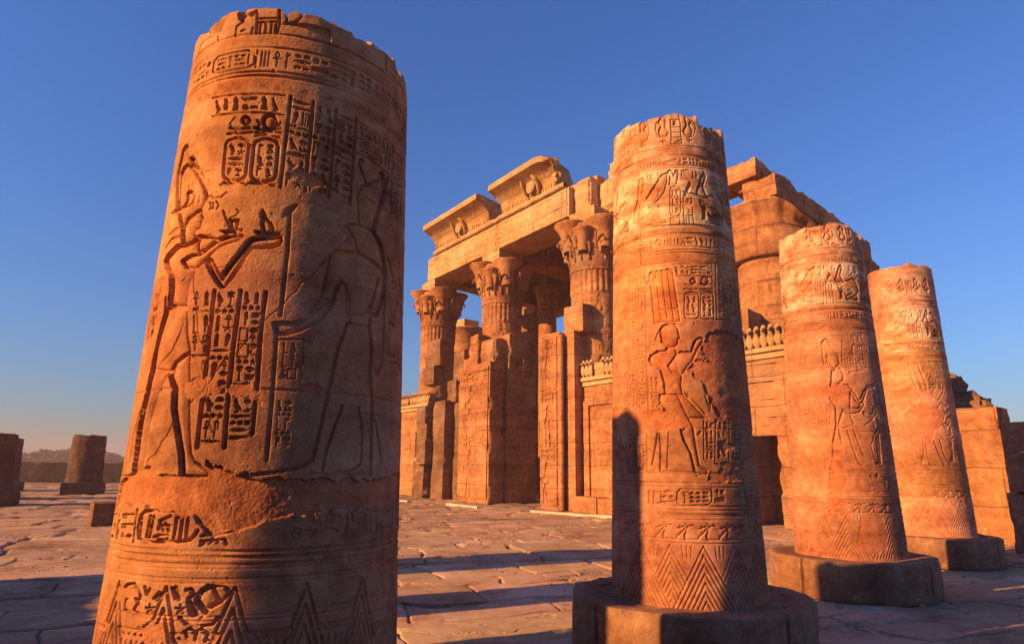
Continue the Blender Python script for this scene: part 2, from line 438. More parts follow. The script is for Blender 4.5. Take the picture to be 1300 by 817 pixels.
def text(cv, quad, d, rng, horiz=False, aspect=1.0):
    """fills a quad (top left, top right, bottom left, bottom right) with signs"""
    q = np.asarray(quad, float).reshape(4, 2)
    tl, tr, bl, br = q
    W = (np.linalg.norm(tr - tl) + np.linalg.norm(br - bl)) / 2; Hh = (np.linalg.norm(bl - tl) + np.linalg.norm(br - tr)) / 2
    def Q(P):
        s, t = P[:, :1], P[:, 1:]
        return (bl * (1 - s) + br * s) * (1 - t) + (tl * (1 - s) + tr * s) * t
    L, B = (W, Hh) if horiz else (Hh, W)
    if B < 1e-3 or L < 1e-3: return
    pos = 0.0
    def put(k, s0, s1, t0, t1, size):
        mirror = False
        def M(P):
            P = np.array(P, float)
            return Q(np.stack([s0 + (s1 - s0) * P[:, 0], t0 + (t1 - t0) * P[:, 1]], -1))
        sign(cv, k, M, size, d * rng.uniform(.8, 1.15))
    g = .07
    while pos < L - .25 * B:
        if horiz:
            ln = B * rng.choice([.5, .62, .9, 1.0]); e = min(pos + ln, L)
            s0, s1 = pos / L + g * B / L, e / L - g * B / L * .4
            if ln < B * .7: put(rng.choice(TALL), s0, s1, .08, .92, B * .55)
            else:
                n = rng.integers(2, 4); c = 1 / n
                for r_ in range(n):
                    t0, t1 = 1 - (r_ + 1) * c + .05, 1 - r_ * c - .05
                    if rng.random() < .55: put(rng.choice(WIDE), s0, s1, t0, t1, B * .45)
                    else:
                        m = (s0 + s1) / 2
                        put(rng.choice(SMALL), s0, m - .03 * (s1 - s0), t0, t1, B * .36); put(rng.choice(SMALL + WIDE), m + .03 * (s1 - s0), s1, t0, t1, B * .36)
            pos = e
        else:
            kind = rng.random()
            ln = B * (rng.uniform(.32, .42) if kind < .42 else rng.uniform(.7, .9)); e = min(pos + ln, L)
            t1, t0 = 1 - pos / L - .05 * B / L, 1 - e / L + .05 * B / L
            if kind < .3: put(rng.choice(WIDE), .06, .94, t0, t1, B * .42)
            elif kind < .42:
                for h_ in (0, 1, 2): put(rng.choice(SMALL), .04 + h_ * .33, .30 + h_ * .33, t0, t1, B * .34)
            else:
                h = rng.uniform(.42, .58)
                put(rng.choice(TALL), .04, h - .03, t0, t1, B * .5)
                if rng.random() < .5: put(rng.choice(TALL), h + .04, .96, t0, t1, B * .5)
                else:
                    m = (t0 + t1) / 2
                    put(rng.choice(SMALL), h + .04, .96, m + .04 * (t1 - t0), t1, B * .42); put(rng.choice(SMALL + WIDE), h + .04, .96, t0, m - .04 * (t1 - t0), B * .42)
            pos = e

def scars(cv, n, seed, r0=.02, r1=.09, d=.007):
    r = np.random.default_rng(seed)
    for _ in range(n):
        cx = r.uniform(cv.x0, cv.x0 + cv.nx * cv.res); cy = r.uniform(cv.y0, cv.y0 + cv.ny * cv.res); q = r.uniform(r0, r1)
        a = np.arange(9) * 2 * np.pi / 9
        cv.damage([(cx + q * 1.5 * math.cos(t) * r.uniform(.5, 1.1), cy + q * .8 * math.sin(t) * r.uniform(.5, 1.1)) for t in a], d * r.uniform(.6, 1.5), (1.05, .96, .92))

def weather(cv, amp=.0022, pits=300, seed=0, prad=(.004, .014)):
    X, Y = np.meshgrid(cv.x0 + np.arange(cv.nx, dtype=np.float32) * cv.res, cv.y0 + np.arange(cv.ny, dtype=np.float32) * cv.res)
    cv.H += amp * fbm(X * 2.2, Y * 2.2, 3, seed) + amp * .5 * fbm(X * 11, Y * 13, 4, seed + 4)
    soft = sstep((fbm(X * 1.6, Y * 1.6, 4, seed + 11) - .35) / .5)
    cv.H *= 1 - .35 * soft
    r = np.random.default_rng(seed + 5)
    for _ in range(pits):
        p = np.array([[r.uniform(cv.x0, cv.x0 + cv.nx * cv.res), r.uniform(cv.y0, cv.y0 + cv.ny * cv.res)]], np.float32)
        if r.random() > .5 + .9 * float(fbm(p[:, 0] * 1.3, p[:, 1] * 1.3, 2, seed)[0]): continue
        rad = r.uniform(*prad); q = cv.win(p, rad * 1.6)
        if q is None: continue
        sl, x, y = q
        D = np.hypot((x - p[0, 0]) * r.uniform(.6, 1.2), y - p[0, 1]) / rad
        cv.H[sl] -= r.uniform(.3, .8) * rad * sstep(1.2 - D)
    # colour that belongs to the stone: pale and iron-red beds
    cv.C *= (1 + .10 * fbm(X * .8, Y * 3.0, 4, seed + 21))[..., None] * np.array([1, 1, 1], np.float32)
    cv.C[..., 1] *= 1 - .06 * sstep(fbm(X * 1.2, Y * 2, 3, seed + 33)); 

def figure(cv, x, z, h, face=1, d=.03):
    """a standing figure in sunk relief"""
    def T(p): return [(x + face * a * h, z + b * h) for a, b in p]
    body = [(-.05, 0), (.0, 0), (.01, .22), (.03, .42), (.10, .40), (.13, .0), (.22, 0), (.17, .04), (.15, .42), (.09, .52), (.10, .68), (.16, .60), (.30, .66), (.31, .70), (.17, .66), (.13, .78), (.06, .80), (.07, .84), (.10, .88), (.07, .95), (-.01, .96), (-.03, .86), (.01, .80), (-.07, .78), (-.10, .60), (-.07, .48), (-.05, .60), (-.01, .54), (-.05, .42)]
    cv.fig(T(body), d, .05)
    cv.fig(T([(-.02, .95), (.07, .95), (.09, 1.02), (.03, 1.14), (-.03, 1.05)]), d, .04)


# traced carvings: operation and its numbers | degrees round the shaft and height, in pairs
REL = {}
REL[1]="""
f 0.016 0.02|-58.1 2.906 -60.5 3.008 -61.9 3.103 -59.6 3.159 -56.5 3.169 -51.2 3.129 -46.4 3.069 -42.3 3.005 -40 2.952 -39.9 2.912 -41.2 2.889 -45.2 2.875 -47.4 2.863 -49.4 2.859 -51.8 2.807 -54.5 2.839
s 0.006 0.005|-53.5 2.882 -54.3 2.99 -57 3.153
s 0.006 0.005|-50 2.885 -50.6 3.003 -55 3.146
s 0.006 0.005|-46.8 2.892 -46.8 2.994 -53 3.134
s 0.006 0.005|-43.9 2.893 -43.4 2.975 -49.4 3.1
f 0.018 0.02|-54.3 3.192 -52.4 3.199 -50.4 3.178 -48.5 3.145 -44.8 3.095 -41 3.029 -38.7 2.973 -38.5 2.941 -39.7 2.934 -39.9 2.975 -43.1 3.033 -48.7 3.116 -52.8 3.164
f 0.016 0.02|-64.8 3.243 -64.2 3.278 -60.9 3.292 -58.1 3.284 -57.4 3.258 -59.7 3.235 -60.8 3.215 -62.6 3.161 -60.8 3.033 -59.2 2.91 -63.4 3.018 -66.3 3.15
f 0.01 0.02|-52.3 2.996 -50.1 3.002 -47.6 2.986 -46.5 2.964 -47.1 2.937 -49.6 2.919 -52.9 2.913 -59.3 2.912 -65.1 2.922 -58.6 2.926 -53.2 2.928 -51.5 2.953
f 0.017 0.025|-51.8 2.807 -49.4 2.859 -47.4 2.863 -45.2 2.878 -41.4 2.889 -40.6 2.867 -40.9 2.854 -39.2 2.829 -40.3 2.822 -39.9 2.81 -40.4 2.797 -40.4 2.786 -42.7 2.78 -43.4 2.757 -42.6 2.738 -44.7 2.717 -49.7 2.712 -51.4 2.763
s 0.007 0.006|-44.4 2.862 -42.4 2.863 -41.5 2.855
s 0.007 0.006|-48.8 2.866 -49.7 2.85 -48 2.838
s 0.006 0.005|-41.1 2.798 -40 2.796
f 0.02 0.035|-49.7 2.712 -53.2 2.716 -57.7 2.698 -61.7 2.68 -63.7 2.654 -61.1 2.614 -56.4 2.572 -54.1 2.524 -53.1 2.467 -52.9 2.404 -41.2 2.386 -41.5 2.441 -41.2 2.51 -38.7 2.566 -34.8 2.606 -34.4 2.638 -40.4 2.677 -40.8 2.738 -42.2 2.729 -44.7 2.717
f 0.016 0.02|-39.7 2.742 -33.6 2.73 -31.6 2.717 -33.8 2.67 -40 2.655 -40.8 2.7
s 0.008 0.005|-56.7 2.685 -52 2.63 -47.3 2.588
s 0.01 0.007|-46.1 2.516 -40.8 2.558 -34.8 2.606
s 0.008 0.006|-47.9 2.678 -43.6 2.654 -41.2 2.689 -39.5 2.731
f 0.018 0.025|-48.9 2.624 -43.5 2.648 -37.8 2.652 -33.1 2.693 -30.4 2.713 -27.4 2.723 -24 2.733 -20.1 2.741 -19.5 2.728 -21.1 2.708 -23.6 2.697 -26.3 2.689 -29 2.675 -31.5 2.649 -35.1 2.61 -40 2.576 -45.5 2.583
s 0.005 0.005|-26.5 2.707 -20 2.73
s 0.005 0.005|-25.4 2.696 -20.3 2.717
s 0.005 0.005|-33.3 2.689 -31.7 2.663
s 0.005 0.005|-32.6 2.693 -31 2.668
s 0.005 0.005|-31.8 2.697 -30.4 2.672
f 0.02 0.028|-34.8 2.606 -33.4 2.621 -31.4 2.603 -29 2.559 -26.6 2.515 -25.6 2.545 -23.4 2.589 -20.4 2.643 -17.9 2.692 -15.9 2.715 -11.7 2.725 -7.6 2.729 -4.3 2.739 -3.7 2.72 -4.4 2.692 -7.1 2.675 -11.3 2.669 -15.4 2.664 -16.9 2.633 -18.9 2.579 -21.3 2.52 -24.3 2.47 -25.9 2.466 -28.2 2.495 -31.1 2.538
s 0.005 0.005|-11.6 2.71 -4.2 2.725
s 0.005 0.005|-11.1 2.696 -4.2 2.711
s 0.005 0.005|-10.6 2.683 -4.8 2.695
s 0.005 0.005|-17.6 2.693 -15.9 2.666
s 0.005 0.005|-17.1 2.7 -15.4 2.673
p 0.014|-29.9 2.757 -19.6 2.761 -20.9 2.739 -26.8 2.736
f 0.012 0.012|-26 2.81 -22.1 2.81 -22.5 2.761 -24.8 2.761
s 0.01 0.01|-25.4 2.762 -27.8 2.82 -29.4 2.86
s 0.006 0.008|-25.9 2.817 -23.3 2.835 -22.3 2.858 -23.4 2.863
p 0.014|-15 2.756 -4.4 2.755 -5.5 2.738 -11.8 2.728 -14.2 2.737
f 0.014 0.014|-11.1 2.748 -12.3 2.789 -12.4 2.816 -13.1 2.838 -12.5 2.86 -11.5 2.845 -10.7 2.821 -8.6 2.803 -7.5 2.771 -7.7 2.749
s 0.01 0.012|-38.5 2.926 -39.7 2.948 -37.1 2.947 -34.2 2.932 -31.1 2.935 -28.9 2.958
s 0.008 0.01|-36.6 2.912 -35.6 2.883 -36.4 2.875
s 0.008 0.01|-35 2.91 -34.3 2.879 -35.1 2.876
s 0.008 0.01|-33.4 2.914 -31.8 2.89 -32.6 2.873
s 0.01 0.01|-63.3 2.794 -55.6 2.813 -51.8 2.807
s 0.014 0.012|-64.8 2.728 -59 2.764 -51.4 2.763
f 0.016 0.03|-54.2 2.393 -40.8 2.376 -38.6 2.246 -36 2.166 -37.2 2.119 -42.9 2.114 -44.7 2.07 -56.5 2.085 -57 2.19 -55.8 2.275 -54.2 2.359
f 0.02 0.03|-42.9 2.116 -35.9 2.162 -35.1 2.077 -33.7 1.984 -32.7 1.892 -31 1.779 -29.3 1.691 -27.6 1.659 -23.8 1.634 -22 1.622 -22.3 1.597 -32 1.593 -33.8 1.691 -37 1.791 -40.4 1.893 -41.3 1.986 -44.3 2.046
f 0.018 0.03|-56.7 2.092 -45.3 2.073 -49.5 1.978 -51.8 1.862 -52.8 1.759 -52.4 1.668 -52.1 1.606 -59.6 1.605 -60.3 1.714 -61.1 1.819 -60.3 1.926 -58.3 2.02
s 0.01 0.008|-41.5 2.348 -41.9 2.26 -45.5 2.166 -55 2.081
s 0.006 0.005|-53.7 2.386 -40.9 2.37
s 0.006 0.005|-53.3 2.37 -40.6 2.355
s 0.022 0.022|-55.6 2.44 -54 2.361 -56 2.276 -56.7 2.19 -57.7 2.105 -58.5 2.02 -60.6 1.926 -61.4 1.819 -60.6 1.714 -59.4 1.605
s 0.012 0.014|-40.7 2.37 -38.4 2.245 -35.9 2.17 -35 2.077 -33.5 1.984 -32.6 1.892 -30.9 1.779 -29.2 1.691
s 0.014 0.018|-44.5 2.058 -41.2 1.986 -40.4 1.893 -36.8 1.791 -33.8 1.691 -32 1.604
s 0.01 0.008|-58.1 2.081 -60.5 1.938 -65.9 1.786 -64.6 1.656
s 0.01 0.008|-79.4 1.59 -52.5 1.595 -51.4 1.579 -55.1 1.556 -64.2 1.546
s 0.01 0.012|-36.9 1.598 -31.9 1.585 -23.1 1.584 -21.8 1.597
s 0.02 0.018|-28.4 2.451 -28 2.229 -27.3 1.948 -27.1 1.722
s 0.02 0.018|-17.6 2.45 -17.9 2.17 -17.6 1.949 -16.8 1.723
s 0.02 0.018|-7.9 2.447 -8.2 2.245 -7.5 1.987 -7.6 1.783
T 2 0.0105|-38.6 2.455 -28.8 2.449 -35 2.112 -26.6 2.11
T 2 0.0115|-27.5 2.448 -18.6 2.448 -26 1.736 -18.3 1.736
T 2 0.0115|-16.6 2.448 -8.9 2.446 -15.8 1.737 -8.4 1.738
T 1 0.008|-79.8 2.534 -61.6 2.49 -71.2 2.236 -60.1 2.219
s 0.01 0.008|-79.8 2.574 -79.6 2.211 -72.8 1.68
s 0.008 0.007|-61.6 2.529 -63 2.223
p 0.012|-4.4 2.83 -4.3 2.855 -3.1 2.886 -0.7 2.904 1.4 2.911 0.3 2.885 -0.9 2.861 -0.8 2.845 -2 2.845 -3.3 2.841
s 0.02 0.012|-1.5 2.857 -1.1 2.658 -1.3 2.485 -1.5 2.34
s 0.018 0.01|-2.2 2.24 -1.8 2.021 -1.6 1.714 -1.6 1.67
f 0.012 0.03|28.1 3.052 30.6 3.107 35.8 3.152 40.7 3.188 41.3 3.229 42.9 3.247 44.3 3.231 43.2 3.168 47.3 3.231 43 3.046 38.4 2.882 32.5 2.882 29.8 2.881 28.9 2.964
s 0.014 0.012|32.4 3.131 30.3 3.171 28.1 3.218 28 3.249 29.5 3.259 30 3.245
s 0.008 0.006|28.1 3.046 33.6 3.05 40.7 3.036
f 0.013 0.03|29.8 2.881 38.4 2.88 41.5 2.855 44.9 2.807 48.9 2.687 39.3 2.691 30.2 2.732 28.8 2.751 28.2 2.79 26.5 2.813 25.1 2.83 24.7 2.845 22.7 2.841 22.8 2.853 25.6 2.872
s 0.01 0.008|25.8 2.849 27.4 2.856 27.8 2.848 26.5 2.842
f 0.013 0.035|16.9 2.688 19.2 2.709 29.1 2.731 39.2 2.714 46.2 2.69 49.4 2.653 48.1 2.552 43.4 2.425 25.9 2.384 24.7 2.533 22 2.56 19.2 2.454 15.3 2.364 8.2 2.352 12.5 2.431 14.3 2.472 15.2 2.578 15.8 2.646
s 0.022 0.018|47.9 3.236 43 3.046 38.4 2.88 44.9 2.807 49 2.675 48.1 2.552 47.9 2.437
s 0.018 0.016|8.4 2.355 12.9 2.433 14.3 2.472 15.6 2.601 16.3 2.67 17.9 2.696 29.1 2.728
s 0.012 0.012|22 2.56 20.4 2.49 17.9 2.419 14.6 2.362
s 0.012 0.012|24.8 2.545 26.5 2.471 26.9 2.386
s 0.018 0.014|43.3 2.621 40.1 2.517 38.5 2.413
s 0.014 0.012|49.5 2.769 55.3 2.66 61.4 2.532
s 0.012 0.012|39.2 2.708 47.1 2.693
f 0.013 0.03|19.7 2.453 18.5 2.418 14.8 2.348 7.2 2.278 1.2 2.249 -2.6 2.248 -3.9 2.299 0.3 2.309 3.6 2.307 8.3 2.338 13 2.395 15.9 2.445
s 0.012 0.012|18.6 2.451 12.8 2.386 7.4 2.328 1.3 2.304 -3.9 2.303
s 0.006 0.006|-3.8 2.287 0.9 2.292
s 0.006 0.006|-3.7 2.272 1 2.276
s 0.006 0.006|-3.3 2.257 0.8 2.261
s 0.016 0.014|26.1 2.34 22.6 2.216 20.7 2.09 18.8 1.954 17 1.812 14.7 1.673 11.6 1.645 8.5 1.633 1.5 1.616 -6.1 1.604
s 0.014 0.012|25.8 1.931 24.4 1.875 21.9 1.797 19.7 1.697 18.9 1.615
s 0.022 0.016|37.8 2.456 38 2.336 39.7 2.234 39.4 2.103 41.5 1.978 41.6 1.851 42.3 1.611
s 0.014 0.012|48.3 2.498 48.1 2.305 47.7 2.183 44.3 2.111
s 0.012 0.01|43.6 1.878 46.7 1.779 49.1 1.661
s 0.008 0.006|25.5 2.342 36.7 2.353
s 0.012 0.01|25.2 1.615 32 1.629 36.5 1.659 36.3 1.823 33.8 1.932
s 0.01 0.01|27.3 2.47 27.3 2.346
s 0.01 0.006|-1.5 2.223 8 2.233 8 1.993
s 0.01 0.008|14.6 1.611 43.2 1.605
s 0.01 0.008|52.7 2.413 60.6 2.405 59.8 2.24 52.9 2.226 52.7 2.413
T 2 0.007|0 2.212 6.1 2.218 0 2.016 6.4 2.021
T 2 0.006|-0.3 1.941 6 1.944 0.3 1.726 6.1 1.727
s 0.018 0.014|-5.8 3.503 -6 3.289 -6.4 2.992
s 0.018 0.014|4.2 3.495 4 3.257 3.8 2.989
s 0.018 0.014|14.8 3.486 14.3 3.235 13.9 2.985
s 0.018 0.014|25 3.478 24.7 3.275 24.1 2.979
s 0.018 0.014|51.4 3.451 51 3.039
T 2 0.011|-5.2 3.499 3.5 3.488 -5.4 2.993 3.3 2.985
T 2 0.011|4.9 3.488 14.1 3.478 4.4 2.99 13.4 2.992
T 2 0.011|15.6 3.479 24.1 3.474 14.6 2.996 23.3 2.98
s 0.01 0.012|-44.1 3.512 -34.1 3.508 -24.6 3.504 -15.3 3.504 -8.3 3.503
s 0.01 0.012|-42.3 3.401 -32.7 3.399 -22.1 3.397 -13.6 3.396 -7.8 3.392
R 1 0.011|-43 3.504 -9 3.496 -41.5 3.408 -8.2 3.401
s 0.008 0.008|25.4 3.466 36.5 3.456 50.6 3.456
s 0.008 0.008|25.9 3.374 36.9 3.362 49.4 3.37
s 0.008 0.008|26.3 3.283 36.3 3.277 48.5 3.257
R 1 0.009|26.4 3.457 49.1 3.442 26.7 3.387 49.4 3.38
R 1 0.009|26.8 3.364 48.7 3.356 27.2 3.296 48.4 3.276
T 1 0.008|52.4 3.436 60.4 3.452 51 3.039 56.9 3.067
T 1 0.008|61.6 3.459 68.1 3.476 57.9 3.071 65.4 3.107
s 0.01 0.008|61.6 3.469 56.9 3.067
s 0.016 0.015|-32.6 3.223 -31.8 3.244 -27.8 3.256 -26 3.255 -22.2 3.237 -21.5 3.215 -21.4 3.052 -22.1 3.031 -25.6 3.017 -27.2 3.019 -31.1 3.04 -31.9 3.062 -32.6 3.223
T 2 0.0105|-31.3 3.233 -22.6 3.228 -30.6 3.049 -22.5 3.04
s 0.018 0.016|-19.4 3.21 -18.7 3.232 -15 3.25 -13.4 3.251 -9.8 3.238 -9 3.217 -8.9 3.052 -9.5 3.031 -13 3.014 -14.7 3.014 -18.3 3.031 -19.1 3.052 -19.4 3.21
T 2 0.0112|-18.2 3.222 -10.2 3.228 -17.9 3.041 -9.9 3.04
s 0.012 0.012|-32.5 3 -30.7 3.015
s 0.014 0.012|-30.6 3.009 -21.7 3.003
s 0.012 0.012|-20.8 2.994 -18.6 3.012
s 0.016 0.014|-18.6 3.006 -9 2.997
s 0.016 0.012|-31.7 3.316 -26.2 3.303 -21.9 3.31
s 0.018 0.014|-19.8 3.31 -14.1 3.297 -8.9 3.318
s 0.01 0.01|-31.1 3.322 -32 3.341 -29.6 3.374
s 0.014 0.012|-19.1 3.352 -17.9 3.33 -18.4 3.317
s 0.014 0.01|-32.4 3.283 -28.2 3.286
s 0.014 0.01|-27.4 3.278 -24.1 3.281
s 0.014 0.01|-23.4 3.281 -20.9 3.285
s 0.014 0.01|-19.5 3.283 -8.7 3.289
s 0.012 0.01|-19.3 3.263 -14.6 3.274 -8.8 3.262
s 0.012 0.01|-9.1 3.347 -10 3.323
f 0.012 0.012|-22.5 3.352 -22.5 3.342 -23 3.334 -23.7 3.33 -24.5 3.33 -25.3 3.335 -26 3.343 -26.3 3.354 -26.2 3.364 -25.7 3.372 -25 3.376 -24.2 3.375 -23.4 3.371 -22.8 3.362
f 0.014 0.02|-10.7 3.352 -10.8 3.334 -11.6 3.319 -12.7 3.31 -14.1 3.309 -15.4 3.315 -16.4 3.329 -16.9 3.347 -16.8 3.365 -16 3.38 -14.8 3.388 -13.4 3.39 -12.1 3.383 -11.1 3.37
c 1|-10.9 3.352 -11.1 3.335 -11.8 3.321 -12.8 3.313 -14.1 3.312 -15.3 3.318 -16.2 3.331 -16.6 3.347 -16.5 3.363 -15.8 3.377 -14.7 3.385 -13.5 3.386 -12.3 3.38 -11.4 3.368
c 1|-22.6 3.352 -22.7 3.343 -23.1 3.335 -23.7 3.331 -24.5 3.332 -25.3 3.336 -25.8 3.344 -26.1 3.353 -26 3.363 -25.6 3.37 -25 3.374 -24.2 3.374 -23.4 3.369 -22.9 3.362
s 0.012 0.012|-58 3.983 -53.7 3.949 -47.1 3.909 -46.6 3.87
s 0.01 0.01|-60.4 3.927 -56.5 3.924 -52 3.919
s 0.014 0.012|-35.9 3.87 -35.9 3.925 -32.4 3.949
s 0.016 0.016|-35.9 4.007 -34.8 3.973 -32.4 3.949
s 0.016 0.014|-31.4 3.974 -28.1 3.982 -26.5 4.012
s 0.016 0.014|-25.9 3.999 -25 3.936 -25 3.87
s 0.012 0.012|-23.8 3.959 -15.4 3.96
s 0.012 0.012|-23.5 3.935 -15.2 3.939
s 0.012 0.012|-23.1 3.927 -23.2 3.869
s 0.012 0.012|-20.7 3.927 -20.5 3.873
s 0.012 0.012|-18 3.928 -17.8 3.872
s 0.012 0.012|-15.9 3.925 -15.9 3.871
s 0.014 0.014|-11.5 4.02 -11.1 3.934 -11.9 3.937
s 0.016 0.014|-9.9 3.936 -6.6 3.952 -4.8 3.986 -4.1 4.011
s 0.016 0.014|-15.2 4.016 -14.2 3.93 -14.9 3.874
s 0.016 0.012|-32.7 3.891 -31.4 3.896
s 0.012 0.012|-27 3.906 -27.2 3.872
s 0.012 0.012|-64.7 3.875 -63.6 3.913 -60.4 3.927
s 0.006 0.005|-56 3.977 -49.1 4.018
s 0.006 0.005|-54.6 3.968 -48.3 4.018
s 0.006 0.005|-53.2 3.959 -47.4 4.018
s 0.006 0.005|-51.9 3.951 -46.6 4.018
s 0.006 0.005|-50.6 3.943 -45.8 4.018
s 0.006 0.005|-49.4 3.936 -45.1 4.018
s 0.006 0.005|-48.3 3.929 -44.3 4.019
s 0.006 0.005|-47.2 3.922 -43.6 4.02
s 0.006 0.005|-46.1 3.916 -42.8 4.02
p 0.012|-14.2 3.923 -10.1 3.928 -2 3.922 9.9 3.886 9.4 3.955 0.1 3.952 -5.6 3.944
p 0.014|-36 4.015 -30.3 3.996 -27.8 4.009 -27 3.992 -29.9 3.964 -32.5 3.961 -34.9 3.981
s 0.014 0.014|-51.2 1.445 -51.3 1.407 -50.3 1.31
s 0.016 0.016|-25.9 1.448 -46.1 1.444 -48.5 1.422 -49 1.373 -47.7 1.329 -44.1 1.313 -33.3 1.318 -25.7 1.327 -23.6 1.349 -22.8 1.37
s 0.014 0.012|-43 1.425 -43.5 1.336
s 0.014 0.012|-41.4 1.421 -41.9 1.335
s 0.014 0.012|-31.3 1.42 -31.4 1.338
s 0.014 0.012|-28.9 1.425 -28.9 1.337
s 0.014 0.012|-26.9 1.426 -26.6 1.335
s 0.014 0.012|-47.3 1.414 -46.9 1.339
s 0.014 0.012|-39.9 1.338 -37.7 1.348 -34.1 1.346 -34.3 1.328 -37.9 1.328
s 0.014 0.012|-38.5 1.37 -38.1 1.4 -36.2 1.366
s 0.014 0.012|-35.7 1.397 -33.9 1.367
s 0.014 0.012|-38.6 1.405 -33.9 1.428
s 0.014 0.012|-32.9 1.385 -36 1.388
R 1 0.012|-79.1 1.426 -52.7 1.438 -79.2 1.281 -51.3 1.313
s 0.014 0.012|-21 1.349 -13.3 1.358
s 0.014 0.012|-20 1.32 -21 1.311
s 0.014 0.012|-21 1.328 -13 1.333
s 0.014 0.012|-17.9 1.328 -18 1.32
s 0.014 0.012|-15.5 1.333 -15.5 1.322
s 0.014 0.012|-13.4 1.334 -12.3 1.316
s 0.012 0.008|-13.3 1.358 -10.6 1.369 -6.5 1.386
s 0.014 0.014|-51.7 1.113 -50.2 1.132 -46.2 1.143 -43.6 1.118 -42.1 1.095 -43.1 1.064 -44.2 1.042 -44.3 1.022
s 0.014 0.014|-51.6 1.109 -49.5 1.078 -47.9 1.088
s 0.014 0.014|-49.5 1.078 -49.4 1.036 -47.2 1.026 -43.4 1.028 -37.5 1.02
s 0.014 0.014|-44.5 1.084 -42.6 1.065
s 0.014 0.014|-36 1.092 -34.2 1.118
s 0.014 0.014|-34.6 1.088 -33.3 1.114
s 0.014 0.014|-40.8 1.133 -39.4 1.105 -38.3 1.127
s 0.014 0.014|-29.3 1.137 -27.5 1.097
s 0.014 0.014|-28 1.142 -26.3 1.093
s 0.014 0.014|-24.1 1.131 -22.4 1.135 -22 1.106 -23 1.098 -21.2 1.066 -18 1.026
s 0.014 0.014|-22.4 1.135 -20.6 1.107
s 0.014 0.014|-18 1.026 -14.7 1.066 -12.1 1.082 -9.4 1.122 -11.3 1.143 -14 1.144 -17.2 1.148 -19.1 1.127 -20.5 1.099
s 0.014 0.014|-20.4 1.082 -17.2 1.05
s 0.014 0.014|-15.4 1.144 -12.9 1.098 -12.1 1.082
s 0.014 0.014|-25.5 1.024 -23 1.001 -19.4 0.989 -14 0.997 -12.3 1.025
s 0.014 0.014|-22.4 0.945 -23 0.969 -21.4 0.981 -19.2 0.969 -19.5 0.938
s 0.014 0.014|-19.2 0.969 -17.6 0.981 -15.4 0.965 -16 0.93
p 0.014|-23.6 1.082 -22.7 1.098 -20.1 1.058 -17.4 1.03 -21.1 1.025 -22.5 1.049
f 0.012 0.02|-19.1 1.127 -15.4 1.148 -12.1 1.082 -17.2 1.05 -20.1 1.09
s 0.01 0.012|-37.1 1.049 -37.4 1.067
s 0.01 0.012|-37.1 1.049 -35.3 1.056
s 0.01 0.012|-37.1 1.049 -35.7 1.036
s 0.01 0.012|-37.1 1.049 -38 1.034
s 0.01 0.012|-37.1 1.049 -39 1.053
s 0.01 0.012|-25.3 1.055 -25.5 1.073
s 0.01 0.012|-25.3 1.055 -23.9 1.061
s 0.01 0.012|-25.3 1.055 -24.2 1.041
s 0.01 0.012|-25.3 1.055 -26.1 1.04
s 0.01 0.012|-25.3 1.055 -26.9 1.06
d 0.016|-76.9 1.559 -61.8 1.613 -47.2 1.619 -22.5 1.588 -22.7 1.663 -11.6 1.62 0.6 1.601 22.5 1.591 79.4 1.613 78.9 1.443 23.3 1.438 2 1.412 -9.4 1.358 -19.4 1.348 -26.5 1.428 -37.9 1.435 -48.7 1.471 -70.4 1.459 -77.2 1.423
d 0.008|-19.2 1.972 -15.4 2.007 -10 2.02 -4.3 1.976 -5.6 1.919 -16.7 1.949
d 0.006|8.4 2.011 18.8 2.014 19 1.978 9.1 1.979
"""
